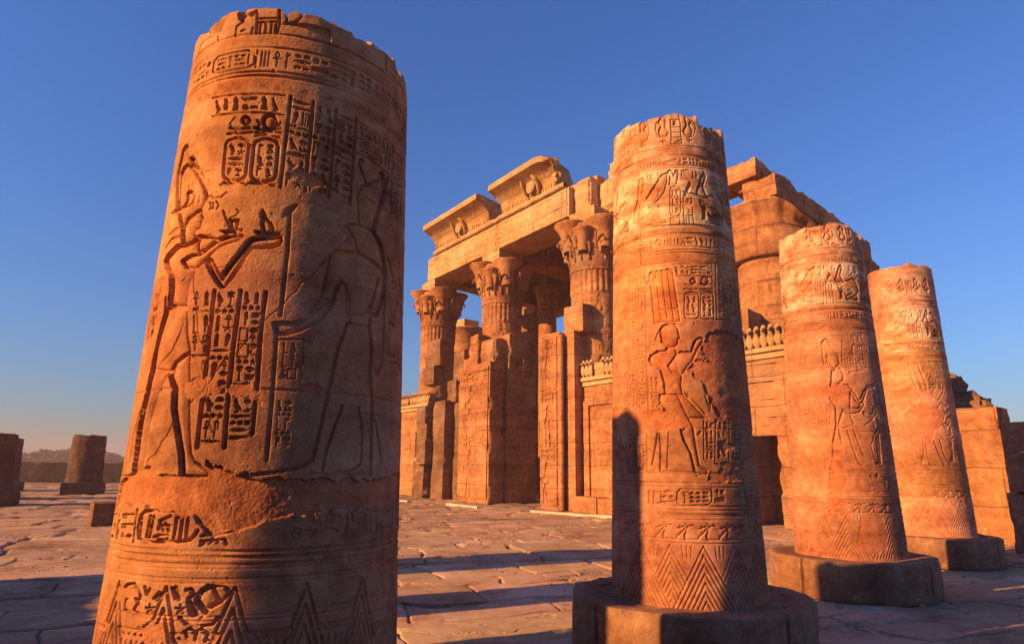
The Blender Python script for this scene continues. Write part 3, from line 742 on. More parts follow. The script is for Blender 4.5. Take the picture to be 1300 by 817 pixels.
REL[2]="""
f 0.01 0.02|-30.2 4.505 -29.4 4.572 -25.2 4.575 -23.6 4.521 -26 4.485 -25.1 4.428 -27.6 4.414 -23.3 4.316 -15.3 4.434 -6.7 4.566 -1.5 4.579 -1.5 4.493 -4.7 4.371 -11.8 4.278 -19.2 4.231 -14.2 4.178 -7 4.113 -3.1 4.045 -10.2 4.039 -19.1 4.084 -25.7 4.128 -32 4.088 -36.5 4.102 -35.1 4.246 -31.6 4.342
c 0|-30.2 4.505 -29.4 4.572 -25.2 4.575 -23.6 4.521 -26 4.485 -25.1 4.428 -27.6 4.414 -23.3 4.316 -15.3 4.434 -6.7 4.566 -1.5 4.579 -1.5 4.493 -4.7 4.371 -11.8 4.278 -19.2 4.231 -14.2 4.178 -7 4.113 -3.1 4.045 -10.2 4.039 -19.1 4.084 -25.7 4.128 -32 4.088 -36.5 4.102 -35.1 4.246 -31.6 4.342
s 0.006 0.006|-9.5 4.549 -4.8 4.36
s 0.006 0.006|-7.3 4.56 -3.2 4.4
s 0.006 0.006|-4.9 4.573 -2.1 4.43
s 0.006 0.006|-17.9 4.155 -5.8 4.059
s 0.006 0.006|-17.1 4.121 -9.3 4.044
s 0.006 0.006|-15.1 4.169 -3.2 4.066
s 0.006 0.006|-19.6 4.243 -13.9 4.293 -7.2 4.428
f 0.01 0.02|-84.8 4.363 -63.5 4.315 -53 4.358 -48.1 4.393 -43.7 4.364 -39.9 4.274 -39.3 4.175 -45.3 4.144 -49.8 4.085 -61 4.064 -56.8 4.134 -48.2 4.165 -61 4.238
c 0|-84.8 4.363 -63.5 4.315 -53 4.358 -48.1 4.393 -43.7 4.364 -39.9 4.274 -39.3 4.175 -45.3 4.144 -49.8 4.085 -61 4.064 -56.8 4.134 -48.2 4.165 -61 4.238
s 0.008 0.008|-9.7 4.604 -10.4 4.264 -11.5 4.017
s 0.008 0.008|-13.1 4.249 -10.7 4.276 -7.8 4.239 -10.6 4.202 -13.1 4.249
s 0.01 0.01|-30.9 4.085 -23.9 4.044 -17.3 4.049
s 0.01 0.01|-60.1 4.038 -49.9 4.043 -42 4.046
s 0.01 0.01|0.5 4.38 1.3 4.409 4.7 4.43 6.2 4.429 9.4 4.404 9.9 4.373 8.9 4.146 8.1 4.117 4.8 4.096 3.3 4.097 0.2 4.122 -0.3 4.153 0.5 4.38
T 2 0.007|1.6 4.395 9 4.39 0.6 4.135 7.8 4.13
f 0.01 0.012|-0.1 4.449 1.1 4.533 -0.8 4.589 1.5 4.612 4 4.584 4.7 4.54 6.4 4.599 8.9 4.598 8.2 4.527 6.9 4.443
s 0.008 0.008|-0.3 4.083 8.2 4.077 7.5 3.996 -0.1 4.001 -0.3 4.083
s 0.01 0.01|12.4 4.315 19.7 4.327 20.4 3.997 11.7 3.995 12.4 4.315
s 0.008 0.008|12.3 4.221 20 4.227
s 0.008 0.008|12.3 4.107 20.2 4.109
s 0.007 0.008|14.9 4.273 18.5 4.279
s 0.007 0.008|16.8 4.295 16.5 4.247
s 0.007 0.008|15 4.19 17.3 4.17 15.9 4.128
s 0.007 0.007|13.9 4.087 13.5 3.999
s 0.007 0.007|16.5 4.087 16.4 3.999
p 0.01|12.1 4.315 15.6 4.41 19.1 4.475 20.4 4.444 18.6 4.39 16 4.316
s 0.01 0.01|11.7 4.526 12.4 4.59 18.5 4.598
s 0.008 0.008|13.7 4.569 23.8 4.394
f 0.012 0.02|30.3 4.539 34.4 4.6 36.4 4.55 32.4 4.436 35.5 4.347 44.4 4.256 53.5 4.138 54.2 4.052 39.1 4.051 32.4 4.216 32.4 4.081 28.9 4.07 30 4.171 27.2 4.271 24.6 4.373 28.1 4.451
c1 2|30.3 4.539 34.4 4.6 36.4 4.55 32.4 4.436 35.5 4.347 44.4 4.256 53.5 4.138 54.2 4.052 39.1 4.051 32.4 4.216 32.4 4.081 28.9 4.07 30 4.171 27.2 4.271 24.6 4.373 28.1 4.451
T 2 0.008|-21.7 4.601 -14.9 4.583 -21.9 4.483 -14.3 4.468
T 2 0.008|-42.1 4.61 -34.6 4.591 -42.2 4.5 -34.8 4.478
T 2 0.008|21.2 4.593 28.1 4.6 20.7 4.508 27.5 4.514
T 2 0.008|42.3 4.585 60.3 4.577 41.1 4.465 58.1 4.45
s 0.008 0.008|-51.2 4.527 -46.5 4.463 -53 4.424
s 0.008 0.008|-42.4 4.381 -37.2 4.448 -33.8 4.349
f 0.008 0.03|-21.1 3.528 -18.8 3.549 -15.8 3.54 -14 3.549 -11.5 3.541 -9.7 3.551 -7 3.544 -4.8 3.554 -1.8 3.547 -0.2 3.52 4 3.029 -6.6 3.021 -17.6 3.023
c 0|-21.1 3.528 -18.8 3.549 -15.8 3.54 -14 3.549 -11.5 3.541 -9.7 3.551 -7 3.544 -4.8 3.554 -1.8 3.547 -0.2 3.52 4 3.029 -6.6 3.021 -17.6 3.023
s 0.01 0.009|-15.5 3.539 -12 3.026
s 0.01 0.009|-10.5 3.544 -6.6 3.021
s 0.01 0.009|-5.2 3.542 -1.4 3.024
s 0.01 0.009|-19.2 3.147 2.1 3.156
f 0.012 0.025|-13.2 2.957 -10.9 2.991 -6.7 3.007 -1 3.003 1.6 2.962 2.1 2.907 3.2 2.867 1.2 2.852 1.1 2.824 -0.6 2.786 -3.9 2.779 -8.2 2.79 -12.2 2.833
c 0|-13.2 2.957 -10.9 2.991 -6.7 3.007 -1 3.003 -0.3 2.963 -5 2.92 -4.8 2.831 -3.9 2.779 -8.2 2.79 -12.2 2.833
c 1|-0.3 2.963 1.6 2.962 2.1 2.907 3.2 2.867 1.2 2.852 1.1 2.824 -0.6 2.786 -3.4 2.779 -4.8 2.831 -5 2.92
f 0.015 0.035|-9.2 2.751 -15.9 2.745 -22.1 2.712 -23.8 2.667 -21.4 2.619 -14.3 2.574 -11.7 2.446 -10.9 2.293 -12.7 2.111 19.5 2.11 2.8 2.336 1.7 2.412 3 2.507 -0.3 2.537 -0.4 2.711 -1 2.77 -3.9 2.779 -7.4 2.786
c 3|-9.2 2.751 -15.9 2.745 -22.1 2.712 -23.8 2.667 -21.4 2.619 -14.3 2.574 -11.7 2.446 -10.9 2.293 -12.7 2.111 19.5 2.11 2.8 2.336 1.7 2.412 3 2.507 -0.3 2.537 -0.4 2.711 -1 2.77 -3.9 2.779 -7.4 2.786
f 0.013 0.025|-0.3 2.537 3 2.507 7.8 2.593 12.5 2.651 16.3 2.748 21.4 2.828 22 2.858 19.3 2.87 15.5 2.846 12.6 2.767 11.3 2.728 3.9 2.733 -0.4 2.711 -8 2.598 -5 2.539
s 0.014 0.014|-14.3 2.574 -11.4 2.446 -10.7 2.293 -12.5 2.111
s 0.012 0.012|-23.8 2.671 -21 2.616 -14.3 2.574
s 0.01 0.01|-23 2.699 -15.8 2.749 -9.2 2.751
s 0.012 0.014|2.8 2.739 3.9 2.729 10.8 2.728 13.7 2.826 19.3 2.87
s 0.01 0.01|-17.6 2.852 -15.4 2.92 -12.2 2.966
s 0.006 0.006|-21.7 2.877 -20.5 2.846 -22.3 2.828 -20 2.845 -21.7 2.887 -23.1 2.829
s 0.012 0.012|16.6 2.748 22.9 2.669 20.6 2.633
s 0.008 0.006|-7.6 2.715 -4.5 2.694 -0.4 2.721
s 0.014 0.014|1.7 2.412 3.7 2.365 9.3 2.252 21.2 2.11
s 0.01 0.01|8.3 3.272 9.3 3.297 13.6 3.316 15.5 3.316 19.7 3.298 20.5 3.273 19.6 3.085 18.6 3.06 14.1 3.041 12.2 3.042 8 3.062 7.3 3.087 8.3 3.272
T 2 0.007|9.8 3.286 19.1 3.287 8.5 3.073 18.2 3.071
s 0.01 0.01|22.1 3.274 23.1 3.3 27.4 3.322 29.3 3.324 33.7 3.309 34.4 3.284 33.5 3.094 32.4 3.068 27.7 3.045 25.6 3.044 21.4 3.061 20.8 3.085 22.1 3.274
T 2 0.007|23.6 3.289 33 3.297 21.9 3.072 32 3.079
s 0.008 0.008|-0.4 3.6 34.9 3.61
s 0.008 0.008|0 3.479 34.2 3.48
s 0.01 0.01|35.3 3.606 33.8 3.318 32.8 3.044
R 1 0.01|0.8 3.582 34.1 3.596 0.4 3.491 33.3 3.491
f 0.01 0.01|18.8 3.428 18.5 3.415 17.8 3.405 16.7 3.399 15.7 3.399 14.7 3.404 14.1 3.414 13.9 3.427 14.2 3.439 14.9 3.449 16 3.455 17 3.455 18 3.45 18.6 3.44
f 0.01 0.012|31.1 3.439 30.5 3.42 29.3 3.405 27.7 3.395 26 3.394 24.5 3.401 23.6 3.414 23.4 3.432 23.8 3.45 25 3.465 26.5 3.475 28.3 3.476 29.8 3.47 30.8 3.456
c 1|18.5 3.428 18.2 3.417 17.6 3.408 16.7 3.403 15.7 3.403 14.9 3.407 14.4 3.416 14.3 3.427 14.5 3.437 15.1 3.446 16 3.451 17 3.451 17.8 3.447 18.3 3.438
c 1|30.6 3.438 30.2 3.422 29.1 3.408 27.6 3.399 26.1 3.398 24.8 3.404 24 3.416 23.7 3.432 24.2 3.449 25.2 3.462 26.6 3.471 28.1 3.472 29.5 3.466 30.4 3.454
s 0.01 0.01|9 3.398 14 3.383 19.4 3.399
s 0.01 0.01|22.1 3.4 27.5 3.384 33.7 3.411
s 0.01 0.01|7.9 3.343 11.3 3.347
s 0.01 0.01|12.6 3.342 15.6 3.347
s 0.01 0.01|16.8 3.343 19.6 3.348
s 0.01 0.01|21.8 3.349 33.2 3.355
s 0.01 0.01|22.5 3.325 27.2 3.34 32.6 3.329
s 0.012 0.01|39.2 3.606 35.8 3.037
s 0.012 0.01|52.4 3.621 48 3.043
s 0.012 0.01|84.6 3.694 66.3 3.076
s 0.012 0.01|84.1 3.641 84.2 3.126
T 2 0.009|40.5 3.598 50.7 3.607 37.3 3.038 46.5 3.04
T 2 0.009|54 3.604 73.8 3.648 49.4 3.045 63.9 3.071
T 2 0.009|84.6 3.671 84.1 3.631 69.2 3.083 84.2 3.126
s 0.01 0.009|-45.8 3.584 -45.9 2.824 -45.7 2.128
s 0.01 0.009|-35.1 3.587 -35.4 2.806 -35.6 2.122
s 0.01 0.009|-25.3 3.585 -26.1 2.793 -25.1 2.116
s 0.01 0.009|-24.3 2.514 -24.6 2.116
T 2 0.008|-44.1 3.58 -36 3.579 -44.9 2.181 -36.3 2.174
T 2 0.008|-33.7 3.584 -26.1 3.576 -34.7 2.154 -26.7 2.149
T 2 0.008|-23.1 2.503 -15.7 2.497 -22.3 2.204 -15.3 2.2
T 2 0.007|-67.4 3.586 -47.2 3.556 -67.3 3.452 -47.4 3.416
s 0.01 0.009|-76.1 3.615 -46.9 3.571
s 0.01 0.009|-74.5 3.452 -47.1 3.405
s 0.01 0.009|-47.5 3.256 -52.1 3.193 -59.5 3.105 -66.9 3.015
s 0.01 0.009|-70.6 3.308 -64.2 3.159
s 0.01 0.009|-46.6 3.243 -49.2 2.934
c 3|-48.4 3.258 -46.7 3.201 -49.7 3.018 -64.2 3.009 -59.5 3.105 -52.1 3.193
f 0.014 0.03|-15.4 2.336 -1.4 2.331 3.7 2.181 7 2.094 9.5 2.028 10.4 1.888 12.6 1.692 18.8 1.639 17.4 1.603 9.2 1.626 6.4 1.791 0.1 1.984 3.1 2.021 -9.5 2.183 -15.6 2.261
s 0.018 0.016|0 2.009 1.6 1.911 6.1 1.803 8.3 1.637
s 0.014 0.012|-1.4 2.331 4.1 2.176 7.4 2.094
s 0.016 0.014|6.4 2.33 15.1 2.218 21.9 2.108
s 0.014 0.012|-17.9 1.975 -19.5 1.864 -22.9 1.693
s 0.016 0.014|-16.4 1.974 -15.7 1.839 -16.7 1.634
s 0.01 0.009|-9.1 1.985 -10.5 1.791 -11.3 1.658
s 0.01 0.009|-14.2 1.634 9.2 1.63 17.4 1.603
s 0.012 0.012|10.1 2.033 12.5 1.697 18.7 1.632
s 0.01 0.009|-15.8 2.185 -15.2 2.336
s 0.012 0.01|-65.5 2.048 -63.5 1.875 -68.9 1.641
s 0.01 0.008|-58.1 1.978 -53 1.642
s 0.01 0.009|-47.2 1.998 -46.5 1.618
s 0.01 0.009|-36.5 1.993 -36.5 1.619
s 0.01 0.009|-26.9 1.965 -27.1 1.62
s 0.012 0.01|27.4 2.098 24.2 1.71 32.4 1.676 48.8 1.697 57.2 1.777
s 0.01 0.009|39.8 2.103 36.5 1.724
s 0.01 0.009|17.7 2.108 16.1 1.745
T 2 0.009|-45.5 1.984 -37.1 1.981 -45.2 1.63 -37.1 1.631
T 2 0.009|18.8 2.083 25.7 2.073 16.9 1.733 23.4 1.722
T 2 0.009|29 2.086 37.8 2.089 25.6 1.734 34.8 1.736
T 2 0.009|42.6 2.072 53 2.077 39.4 1.737 48.7 1.738
T 2 0.009|-34.6 1.879 -27.6 1.878 -34.9 1.631 -28.1 1.632
T 2 0.009|18.9 2.331 25.3 2.283 22.4 2.182 24.3 2.134
s 0.012 0.011|20.3 1.482 -1.9 1.483 -4.5 1.447 -5.2 1.37 -2.5 1.336 17.5 1.347 20.1 1.382 20.3 1.482
R 1 0.01|-2 1.464 18.6 1.468 -2.4 1.355 18 1.359
R 1 0.009|-28.6 1.47 -5.8 1.477 -28.8 1.336 -7.2 1.346
R 1 0.009|22 1.487 31.1 1.499 21.1 1.348 30.1 1.359
d 0.014|22.8 2.884 28.2 2.94 35.2 2.968 45.1 2.964 56 2.944 70.4 2.914 84.3 2.854 84 2.748 83.7 2.582 83.7 2.148 29.6 2.113 21.4 2.366 15.9 2.459 11 2.532 6.3 2.551 14.5 2.67 22.8 2.657 17.4 2.752
d 0.01|-29.7 2.188 -19.1 2.192 -4.4 2.182 5.4 2.094 7.6 2.045 3 2.014 0 2.009 -8 2.005 -26.4 2.002 -31.3 1.966 -42.3 2.021 -69.3 2.051 -84.2 2.242 -52.7 2.237
d 0.008|27.5 2.105 33.6 2.137 84.1 2.147 84 1.732 63.5 1.606 57 1.764 63.2 2.104 30.9 2.099 21.4 2.01 12.8 1.961
d 0.01|19.1 1.627 27.8 1.663 42.5 1.665 60 1.679 79.2 1.555 26.9 1.534 18.7 1.561
"""
REL[3]="""
f 0.01 0.02|-9.1 3.465 -5.7 3.525 -1.8 3.538 1 3.455 9.8 3.306 10.1 3.165 4.8 3.097 0.7 3.142 -3.7 3.287 -3.4 3.173 -7.9 3.163 -8.8 3.292
s 0.012 0.012|-0.8 3.514 -0.4 3.427 6.5 3.308 9.8 3.179
s 0.01 0.01|-5.7 3.461 -1.3 3.157
s 0.012 0.01|16.3 3.527 13 3.164
s 0.012 0.012|-1.8 2.955 0.3 3.085 6.1 3.133 11.2 3.08 13.3 2.948
s 0.008 0.006|-8.9 3.654 45.5 3.656
s 0.008 0.006|-9.6 3.567 44.2 3.569
s 0.01 0.009|28.4 3.418 42 3.424 41.4 3.168 26.7 3.148 28.4 3.418
s 0.01 0.009|-36 3.477 -35.4 3.358 -41.8 3.105
s 0.008 0.007|-53.3 3.541 -52.7 3.123
s 0.008 0.008|26.8 3.399 27.8 3.426 31.2 3.447 32.6 3.447 35.7 3.428 36 3.402 33.6 3.204 32.6 3.178 29 3.157 27.5 3.157 24.6 3.177 24.3 3.203 26.8 3.399
T 2 0.0056|28 3.414 35.1 3.416 25 3.188 32.4 3.19
s 0.008 0.008|38.8 3.403 39.8 3.43 43.5 3.453 45.1 3.454 48.7 3.437 49.1 3.411 46.8 3.212 45.6 3.185 41.3 3.162 39.6 3.161 36.2 3.18 35.8 3.205 38.8 3.403
T 2 0.0056|40.1 3.419 48 3.425 36.7 3.191 45.4 3.196
f 0.012 0.03|-0.9 2.964 0.7 3.054 5.3 3.099 11.3 3.074 13.5 2.994 12.3 2.921 6.2 2.869 17.4 2.856 22.5 2.776 28.6 2.634 34 2.742 41.2 2.846 51.1 2.877 50.3 2.829 40.6 2.799 34 2.636 28 2.581 23.4 2.634 19.3 2.748 16.7 2.527 25.8 2.521 33.3 2.635 34.4 2.582 26.7 2.457 15 2.439 8.7 2.493 1.6 2.283 3.4 2.108 -1 1.764 -7.5 1.764 -7.1 2.005 -1.1 2.284 0.3 2.531 -5 2.676 -2.8 2.856
s 0.012 0.012|-4.9 2.684 1.2 2.584 0.3 2.354 -2.4 2.109 -6.8 1.936 -9.9 1.729 -13 1.66
s 0.01 0.01|6.6 2.247 15 2.282 25.9 2.24
s 0.012 0.012|10.4 2.212 12.9 2.039 18.5 1.766 22.2 1.732
s 0.012 0.01|17.3 2.229 21 2.039 25 1.869
s 0.01 0.01|16.7 2.527 16 2.387 18.5 2.299
s 0.01 0.01|-64.6 2.17 -71.8 1.988 -86.3 1.711
s 0.012 0.012|-55.2 2.146 -47.7 1.871 -49.6 1.746 -62.5 1.71
s 0.009 0.008|-41.7 2.121 -37.6 1.763
s 0.01 0.01|-60.4 2.882 -29.2 2.879 -2.4 2.837
s 0.009 0.008|-59 2.69 -58.4 2.426 -74.7 2.176
s 0.012 0.01|30.9 2.283 41.8 2.356 45.3 2.217 35.5 2.007 39.1 1.769 49.3 1.719
s 0.014 0.01|-10.9 1.661 -15.2 1.421 -15.7 1.152
s 0.006 0.006|-30.9 2.623 -35.5 1.71
s 0.006 0.006|-21.2 2.633 -25.9 1.711
s 0.006 0.006|-11 2.626 -16.5 1.711
s 0.006 0.005|-86.4 2.24 -1.6 2.214
T 2 0.006|-29.4 2.603 -21.9 2.616 -34.2 1.746 -26.6 1.746
T 2 0.006|-18.9 2.613 -11.9 2.608 -24.2 1.746 -17.4 1.746
T 2 0.006|-9.8 2.589 -2.9 2.586 -15 1.763 -10.7 1.763
T 2 0.006|-40.2 3.156 -23.9 3.152 -42 2.914 -25.6 2.912
T 2 0.006|19.7 3.102 43.6 3.145 18.4 2.957 41.5 2.998
d 0.01|-59.3 2.862 -29.3 2.861 -2.5 2.827 6.1 2.851 15.8 2.831 18.7 2.741 14.6 2.545 3.9 2.583 -4.8 2.694 -30.4 2.696 -59.1 2.683
d 0.01|-5.3 2.005 3.4 2.108 4.1 1.764 4.8 1.528 -0.3 1.359 3.2 1.161 4.6 1.03 -15.7 1.152 -13.9 1.422 -10.4 1.661
d 0.008|16.3 1.1 37 1.103 42.8 0.81 36.7 0.588 10.7 0.582 8.9 0.805
"""
REL[4]="""
f 0.008 0.02|-2.9 3.7 -0.2 3.724 2.6 3.695 12.6 3.261 14 3.163 6.6 3.149 1.3 3.365
f 0.008 0.02|5.9 3.7 8.6 3.724 11.7 3.696 20.5 3.291 20.5 3.178 14.5 3.163 10.6 3.426
s 0.01 0.009|6.7 3.165 12.6 3.261 21.8 3.291
s 0.008 0.007|-10.6 3.708 55.7 3.73
s 0.01 0.008|-32 3.839 87.4 3.866
s 0.01 0.009|25.8 3.394 26.6 3.419 29.7 3.438 31 3.438 33.9 3.419 34.2 3.394 32.2 3.205 31.4 3.18 28.3 3.161 27 3.161 24.4 3.18 24.1 3.205 25.8 3.394
T 2 0.0063|26.8 3.407 33.4 3.408 24.8 3.191 31.1 3.191
s 0.01 0.009|37.2 3.395 38.1 3.42 41.3 3.441 42.8 3.441 45.8 3.423 46.2 3.398 43.9 3.208 42.9 3.183 39.5 3.163 38.1 3.162 35.4 3.181 35.1 3.206 37.2 3.395
T 2 0.0063|38.3 3.409 45.3 3.412 35.9 3.192 42.7 3.194
s 0.012 0.012|2.9 3.301 6.5 3.136 11.6 2.949 4.3 2.905
s 0.012 0.012|5.2 2.313 4.3 2.044 -1.8 1.8
s 0.014 0.012|8.3 2.29 7.7 2 9.7 1.779 20.9 1.758
s 0.014 0.013|19.8 2.214 23.6 2.001 29.7 1.773
s 0.012 0.012|28.3 2.245 30.8 2.001 39.2 1.774
s 0.014 0.012|21.5 2.424 39.6 2.216
s 0.008 0.007|-43.7 2.423 -38 2.051 -28.1 1.799
s 0.007 0.007|-21.6 2.55 -28.5 1.754
s 0.007 0.007|-12 2.499 -17.8 1.755
s 0.007 0.007|-2.1 2.337 -7.4 1.742
s 0.01 0.01|29 2.447 38.8 2.584 43.1 2.721 55.3 2.818
s 0.012 0.012|27.1 3.271 41.2 3.32 48.7 3.183 36.3 2.994 26.2 3.131
s 0.01 0.01|29.8 2.81 39.9 2.949 55.8 2.841
T 2 0.006|-32 2.603 -22.6 2.597 -38.8 1.777 -29.1 1.777
T 2 0.006|-20.5 2.503 -13.1 2.5 -26.8 1.777 -19 1.777
T 2 0.006|-11.1 2.339 -3.6 2.315 -16 1.768 -8.5 1.769
T 2 0.006|-23.8 3.159 -0.1 3.163 -22 2.922 -7.7 2.912
T 2 0.006|50.5 2.724 73.2 2.737 41.4 1.915 59.2 1.918
d 0.012|-14.1 2.776 -4.3 2.9 12.9 2.912 34 2.833 41.7 2.721 38.1 2.539 28.7 2.425 21.5 2.424 16.5 2.214 9.4 2.232 7 2.322 -4.4 2.337 -13.7 2.431 -17.5 2.594
d 0.006|-38.7 3.175 -11.8 3.242 -0.3 3.327 -4.2 2.91 -15.7 2.801 -39.1 2.89
"""
NPIC = 38

# ------------------------------------------------------------------ the carved court columns
ZB, RB, RT_, SPAN = .49287, .73134, .60394, 4.46925
def rad(z): return RB + (RT_ - RB) * (np.asarray(z) - ZB) / SPAN
RM = .67
PAINT = [(1.0, .66, .42), (.72, .34, .22), (.42, .36, .36), (1.0, .76, .58)]

def parse(t):
    out = []
    for ln in t.strip().split('\n'):
        a, b = ln.split('|'); k = a.split()
        P = np.array([float(x) for x in b.split()]).reshape(-1, 2)
        out.append((k[0], [float(x) for x in k[1:]], P))
    return out

def carve(cv, ops, rng, du=0.0, dz=0.0, gain=1.0, late=False):
    for op, par, P in ops:
        Q = P + np.array([du, dz]); Q = np.stack([np.radians(Q[:, 0]) * RM, Q[:, 1]], -1)
        if late != (op == 'd'): continue
        if op == 's': cv.stroke(Q, par[0], par[1] * gain)
        elif op == 'f': cv.fig(Q, par[0] * gain, par[1])
        elif op == 'p': cv.flat(Q, par[0] * gain)
        elif op == 'd': cv.damage(Q, par[0] * gain)
        elif op in ('c', 'c1'): cv.paint(Q, PAINT[int(par[0])])
        elif op == 'T': text(cv, Q, par[1] * gain, rng)
        elif op == 'R': text(cv, Q, par[1] * gain, rng, True)

def drum_joint(cv, z, seed, w=.006, d=.012):
    X = cv.x0 + np.arange(cv.nx) * cv.res
    zz = z + .006 * fbm(X * 2, X * 0 + seed, 3)
    n = 0
    P = np.stack([X[::6], zz[::6]], -1)
    q = cv.win(P, .03)
    if q is None: return
    sl, XX, YY = q
    zl = z + .006 * fbm(XX * 2, XX * 0 + seed, 3)
    ww = w * (1 + 1.6 * np.clip(fbm(XX * 6, XX * 0 + seed, 4, 3), 0, 1))
    k = sstep((1.3 - np.abs(YY - zl) / ww) / .8) * sstep(.9 + fbm(XX * 1.7, XX * 0 + seed, 2, 7))
    np.minimum(cv.H[sl], -d * k, out=cv.H[sl])

def crack(cv, pts, w, d, seed):
    P = [np.array(pts[0], float)]
    r = np.random.default_rng(seed)
    for a, b in zip(pts[:-1], pts[1:]):
        a = np.array(a, float); b = np.array(b, float); n = max(3, int(np.linalg.norm(b - a) / .05))
        for k in range(1, n + 1): P.append(a + (b - a) * k / n + (r.normal(0, .008, 2) if k < n else 0))
    cv.stroke(np.array(P), w, d)

def column_shaft(cv, top, mat, parent, vc, dense, seed, chip=.10, bottom=None, notches=()):
    """wraps the canvas round the tapering shaft; only the side one could ever see keeps the full resolution"""
    nz = cv.ny; idx = np.arange(cv.nx - 1)
    u = (cv.x0 + idx * cv.res) / RM
    keep = (np.abs(u) < math.radians(dense)) | (idx % 5 == 0)
    idx = idx[keep]; u = u[keep]; nu = len(idx)
    z = cv.y0 + np.arange(nz) * cv.res
    k = np.linspace(0, 1, nu)
    cu, su = np.cos(u) * 3, np.sin(u) * 3
    big = np.round(2.2 * fbm(cu * .55 + seed, su * .55, 2)) / 2.2        # losses follow the beds of the drum
    zt = top - chip * np.clip(.2 + .55 * big + .35 * fbm(cu * .5, su * .5 + seed, 2) + .12 * fbm(cu * 1.3, su * 1.3 + seed, 4), 0, 1.4)
    for a0, a1, dd in notches:
        zt = zt - dd * sstep((np.degrees(u) - a0) / 2.5) * sstep((a1 - np.degrees(u)) / 2.5)
    Z = np.minimum(z[:, None], zt[None, :])
    j = np.clip((Z - cv.y0) / cv.res, 0, nz - 1).astype(int)
    H = cv.H[j, idx[None, :]]
    # worn rim
    dist = zt[None, :] - Z
    H = H - .02 * np.exp(-dist / .025) * np.clip(.5 + fbm(cu[None] * 1.3, su[None] * 1.3 + Z * 0, 3), 0, 1.2)
    R = rad(Z) + H
    V = np.stack([R * np.sin(vc - u)[None], R * np.cos(vc - u)[None], Z], -1)
    C = cv.C[j, idx[None, :]]
    # broken top
    rows = [V]; cr = [C]
    for s_ in (.93, .8, .6, .35, .1):
        x = V[-1, :, 0] * s_; y = V[-1, :, 1] * s_
        zz = V[-1, :, 2] * s_ ** .3 + (1 - s_ ** .3) * zt.mean() + .05 * fbm(x * 5, y * 5, 3, seed)
        rows.append(np.stack([x, y, zz], -1)[None]); cr.append(np.full((1, nu, 3), .9, np.float32))
    V = np.concatenate(rows); C = np.concatenate(cr)
    Q = gridq(nu, V.shape[0], True)
    mb = MB().add(V.reshape(-1, 3), Q)
    return mb.build('shaft', mat, parent, smooth=True, attr=C.reshape(-1, 3))

def column_base(parent, r, h, seed, facets=0, mat=None, joints=(20, 95, 150, 240, 300)):
    n = 300; a = np.arange(n) * 2 * np.pi / n
    prof = [(r * .99, 0), (r, .04)] + [(r, .04 + (h - .10) * k / 10) for k in range(1, 11)] + [(r - .004, h - .018), (r - .016, h - .003), (r - .05, h), (r - .22, h - .002), (r - .24, h - .012), (.72, h - .008), (.5, h - .01)]
    prof = [(p[0], p[1]) for p in prof]
    def warp(A, Z, Rr):
        x, y = np.sin(A) * 2, np.cos(A) * 2
        w = Rr + .012 * fbm(x * 1.5 + seed, y * 1.5 + Z * 2, 3) + .006 * fbm(x * 8, y * 8 + Z * 9 + seed, 3)
        if facets:
            k = np.cos(np.pi / facets) / np.cos((A + seed) % (2 * np.pi / facets) - np.pi / facets)
            w = w * (1 - .3 * (1 - k) * (Rr > r * .7))
        edge = np.exp(-((Z - h) / .07) ** 2) * (Rr > r * .8)
        w = w - .06 * edge * np.clip(fbm(x * 2.5 + seed * 3, y * 2.5, 5) - .15, 0, 1)
        for jd in joints:
            dd = np.abs((np.degrees(A) - jd + 180) % 360 - 180)
            w = w - .05 * np.exp(-(dd / .7) ** 2) * (Rr > r * .8)
        return w
    V, Q = lathe(prof, n, warp=warp)
    V[:, 2] += (.012 * fbm(V[:, 0] * 2.5, V[:, 1] * 2.5, 3, seed) * (V[:, 2] > h * .6)) 
    return MB().add(V, Q).build('base', mat or M_BASE, parent, smooth=True, sharp=40)

def drums(cv, zs, seed):
    """every drum was cut from a bed of its own colour"""
    r = np.random.default_rng(seed); zs = [cv.y0] + sorted(zs) + [99]
    Z = cv.y0 + np.arange(cv.ny) * cv.res
    for a, b in zip(zs[:-1], zs[1:]):
        m = (Z >= a) & (Z < b); v = r.uniform(.80, 1.12)
        cv.C[m] *= np.array([v, v * r.uniform(.90, 1.06), v * r.uniform(.85, 1.15)], np.float32)

def std_lower(cv, rng, dz, seed, apex=11.9, step=23.0):
    """bands, bird frieze and leaf chevrons round the foot of columns of the second kind"""
    for z, w, d in ((1.613, .014, .009), (1.531, .016, .012), (1.496, .012, .008), (1.333, .014, .010), (1.30, .012, .008), (1.264, .014, .010), (1.218, .012, .008), (1.02, .014, .008)):
        cv.ring(z + dz, w, d)
    A = math.radians(step) * RM
    k0 = math.radians(apex) * RM
    order = [k for k in range(-9, 10) if k % 2] + [k for k in range(-9, 10) if not k % 2]
    for k in order:
        ax = k0 + k * A
        if not (cv.x0 < ax < cv.x0 + cv.nx * cv.res): continue
        top, bot = 1.0 + dz, .47 + dz
        q = cv.win(np.array([[ax - .3, bot], [ax + .3, top]], np.float32), 0)
        if k % 2 == 0 and q is not None:
            sl, X, Y = q
            cv.H[sl][np.abs(X - ax) < (top - Y) * .5] = 0          # the front leaves lie over those behind
        for m in range(7):
            zt = top - m * .075
            hw = (zt - bot) * .5
            if hw <= .02: continue
            cv.stroke([(ax - hw, bot), (ax, zt), (ax + hw, bot)], .012, .011 if k % 2 == 0 else .008)
        for t in (-.03, 0, .03): cv.stroke([(ax + A / 2 + t, .90 + dz), (ax + A / 2 + t * 1.3, 1.0 + dz)], .010, .006)

